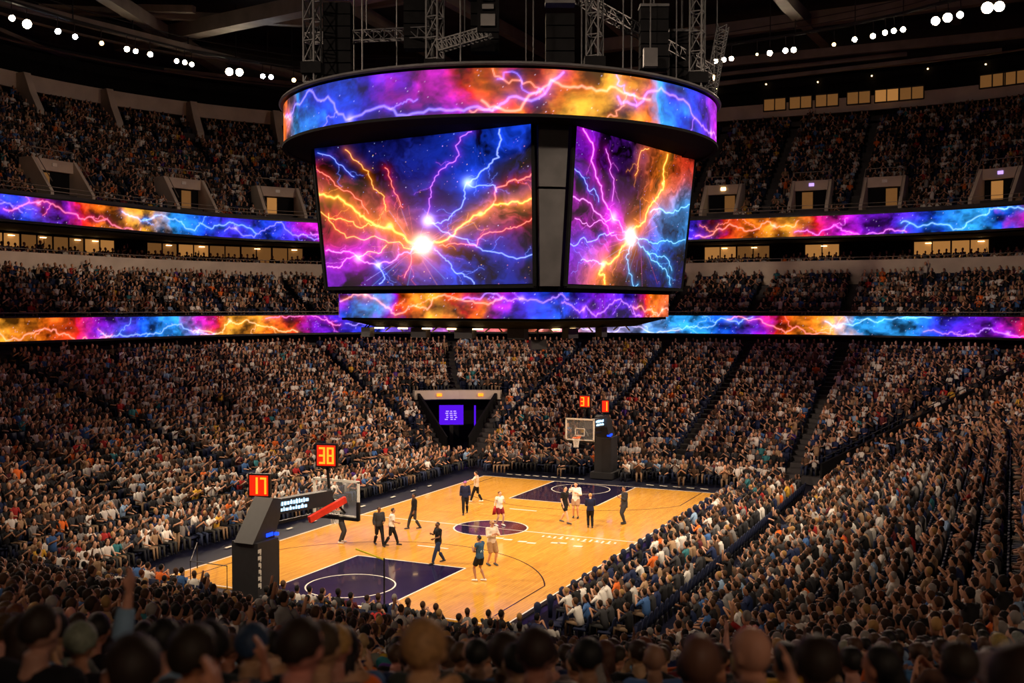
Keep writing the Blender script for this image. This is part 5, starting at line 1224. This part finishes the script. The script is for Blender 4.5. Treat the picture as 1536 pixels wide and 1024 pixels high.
tv = MB(); tv.box((-.26, 0, .68), (.06, .44, .46)); tv.box((-.02, 0, .43), (.42, .44, .06)); tv.box((-.02, 0, .2), (.1, .3, .42))
TVv, TVf = np.array(tv.v, np.float32), np.array(tv.f, np.int32); P = np.array([(c[0], c[1], c[2], c[3]) for c in rest], np.float32); n = len(P)
c, s_ = np.cos(P[:, 3])[:, None], np.sin(P[:, 3])[:, None]
W = np.stack([TVv[None, :, 0]*c-TVv[None, :, 1]*s_+P[:, 0, None], TVv[None, :, 0]*s_+TVv[None, :, 1]*c+P[:, 1, None], TVv[None, :, 2]+P[:, 2, None]], -1).reshape(-1, 3)
o = fast_mesh('stadium_seating', W, (TVf[None]+(np.arange(n)*len(TVv))[:, None, None]).reshape(-1, 4), M['seat'])
tag(o, 'rows of dark navy fixed seats under the crowd all round the bowl', 'seating', kind='stuff')

# ------------------------------------------------------------------ courtside boards and small furniture
for i in range(10):
    x = -13.3+2.95*i; q = MB(); q.box((x, -8.2, .165), (2.9, .12, .25)); t = thing('courtside_board', 'low purple padded board along the right sideline, %s from the near end' % nth(i+1), 'advertising board', (x, -8.2, .05), 0, 'courtside boards')
    part('panel', q, M['purple_board'], t); q = MB(); q.box((x, -8.2, .305), (2.9, .2, .04)); part('top_edge', q, M['black'], t)
for i in range(26):
    x = -13.9+1.1*i; q = MB(); q.tube([(x, -8.72, .05), (x, -8.72, .45), (x, -8.72, .64), (x, -8.72, .80), (x, -8.72, .87)], [.07, .09, .13, .12, .05], 10)
    o = q.build('padded_stool', M['seat'], None, True, (x, -8.72, .05)); tag(o, 'round-topped navy padded stool behind the sideline board, %s from the near end' % nth(i+1), 'stool', 'padded stools along the right sideline')
# camera on a slim pole at the near lane, cable guard rail in the near left corner
t = thing('camera_pole', 'slim pole with a yellow bracket at the near baseline by the lane', 'pole', (-15.5, -3.6, .05), 0)
q = MB(); q.tube([(-15.5, -3.6, .05), (-15.5, -3.6, 2.2)], .03, 8); part('pole', q, M['black'], t)
q = MB(); q.beam((-15.5, -3.6, 2.15), (-15.3, -2.3, 2.35), .05); part('bracket', q, mat('yellow_bracket', (.55, .45, .02), .5, noise=.1), t)
t = thing('guard_rail', 'thin dark guard rail standing on the hardwood at the near left corner', 'rail', (-15.3, 6.0, 0), 0)
for (x0, y0, x1, y1) in ((-15.2, 3.6, -15.2, 5.4), (-15.2, 5.4, -12.6, 7.4)):
    q = MB(); q.tube([(x0, y0, .02), (x0, y0, 1.1), (x1, y1, 1.1), (x1, y1, .02)], .022, 6); part('hoop', q, M['black'], t)
# dark parapet with rail dividing the far corner block from the right stand
for nm, (x0, y0), (x1, y1) in (('wall_block', cpt(-38, 3.0, (17, -11)), cpt(-38, 23.5, (17, -11))),):
    q = MB(); d_ = .12
    q.add([(x0, y0, .4), (x1, y1, zlow(23.5)-.2), (x1, y1, zlow(23.5)+.85), (x0, y0, 1.4), (x0+d_, y0+d_, .4), (x1+d_, y1+d_, zlow(23.5)-.2), (x1+d_, y1+d_, zlow(23.5)+.85), (x0+d_, y0+d_, 1.4)],
          [(0,1,2,3), (7,6,5,4), (3,2,6,7), (0,3,7,4), (1,5,6,2), (0,4,5,1)]); struct(q.build(nm, M['blackmatte']))
    q = MB(); q.tube([(x0, y0, 1.75), (x1, y1, zlow(23.5)+1.2)], .035, 6); struct(q.build('trim_rail', M['truss']))
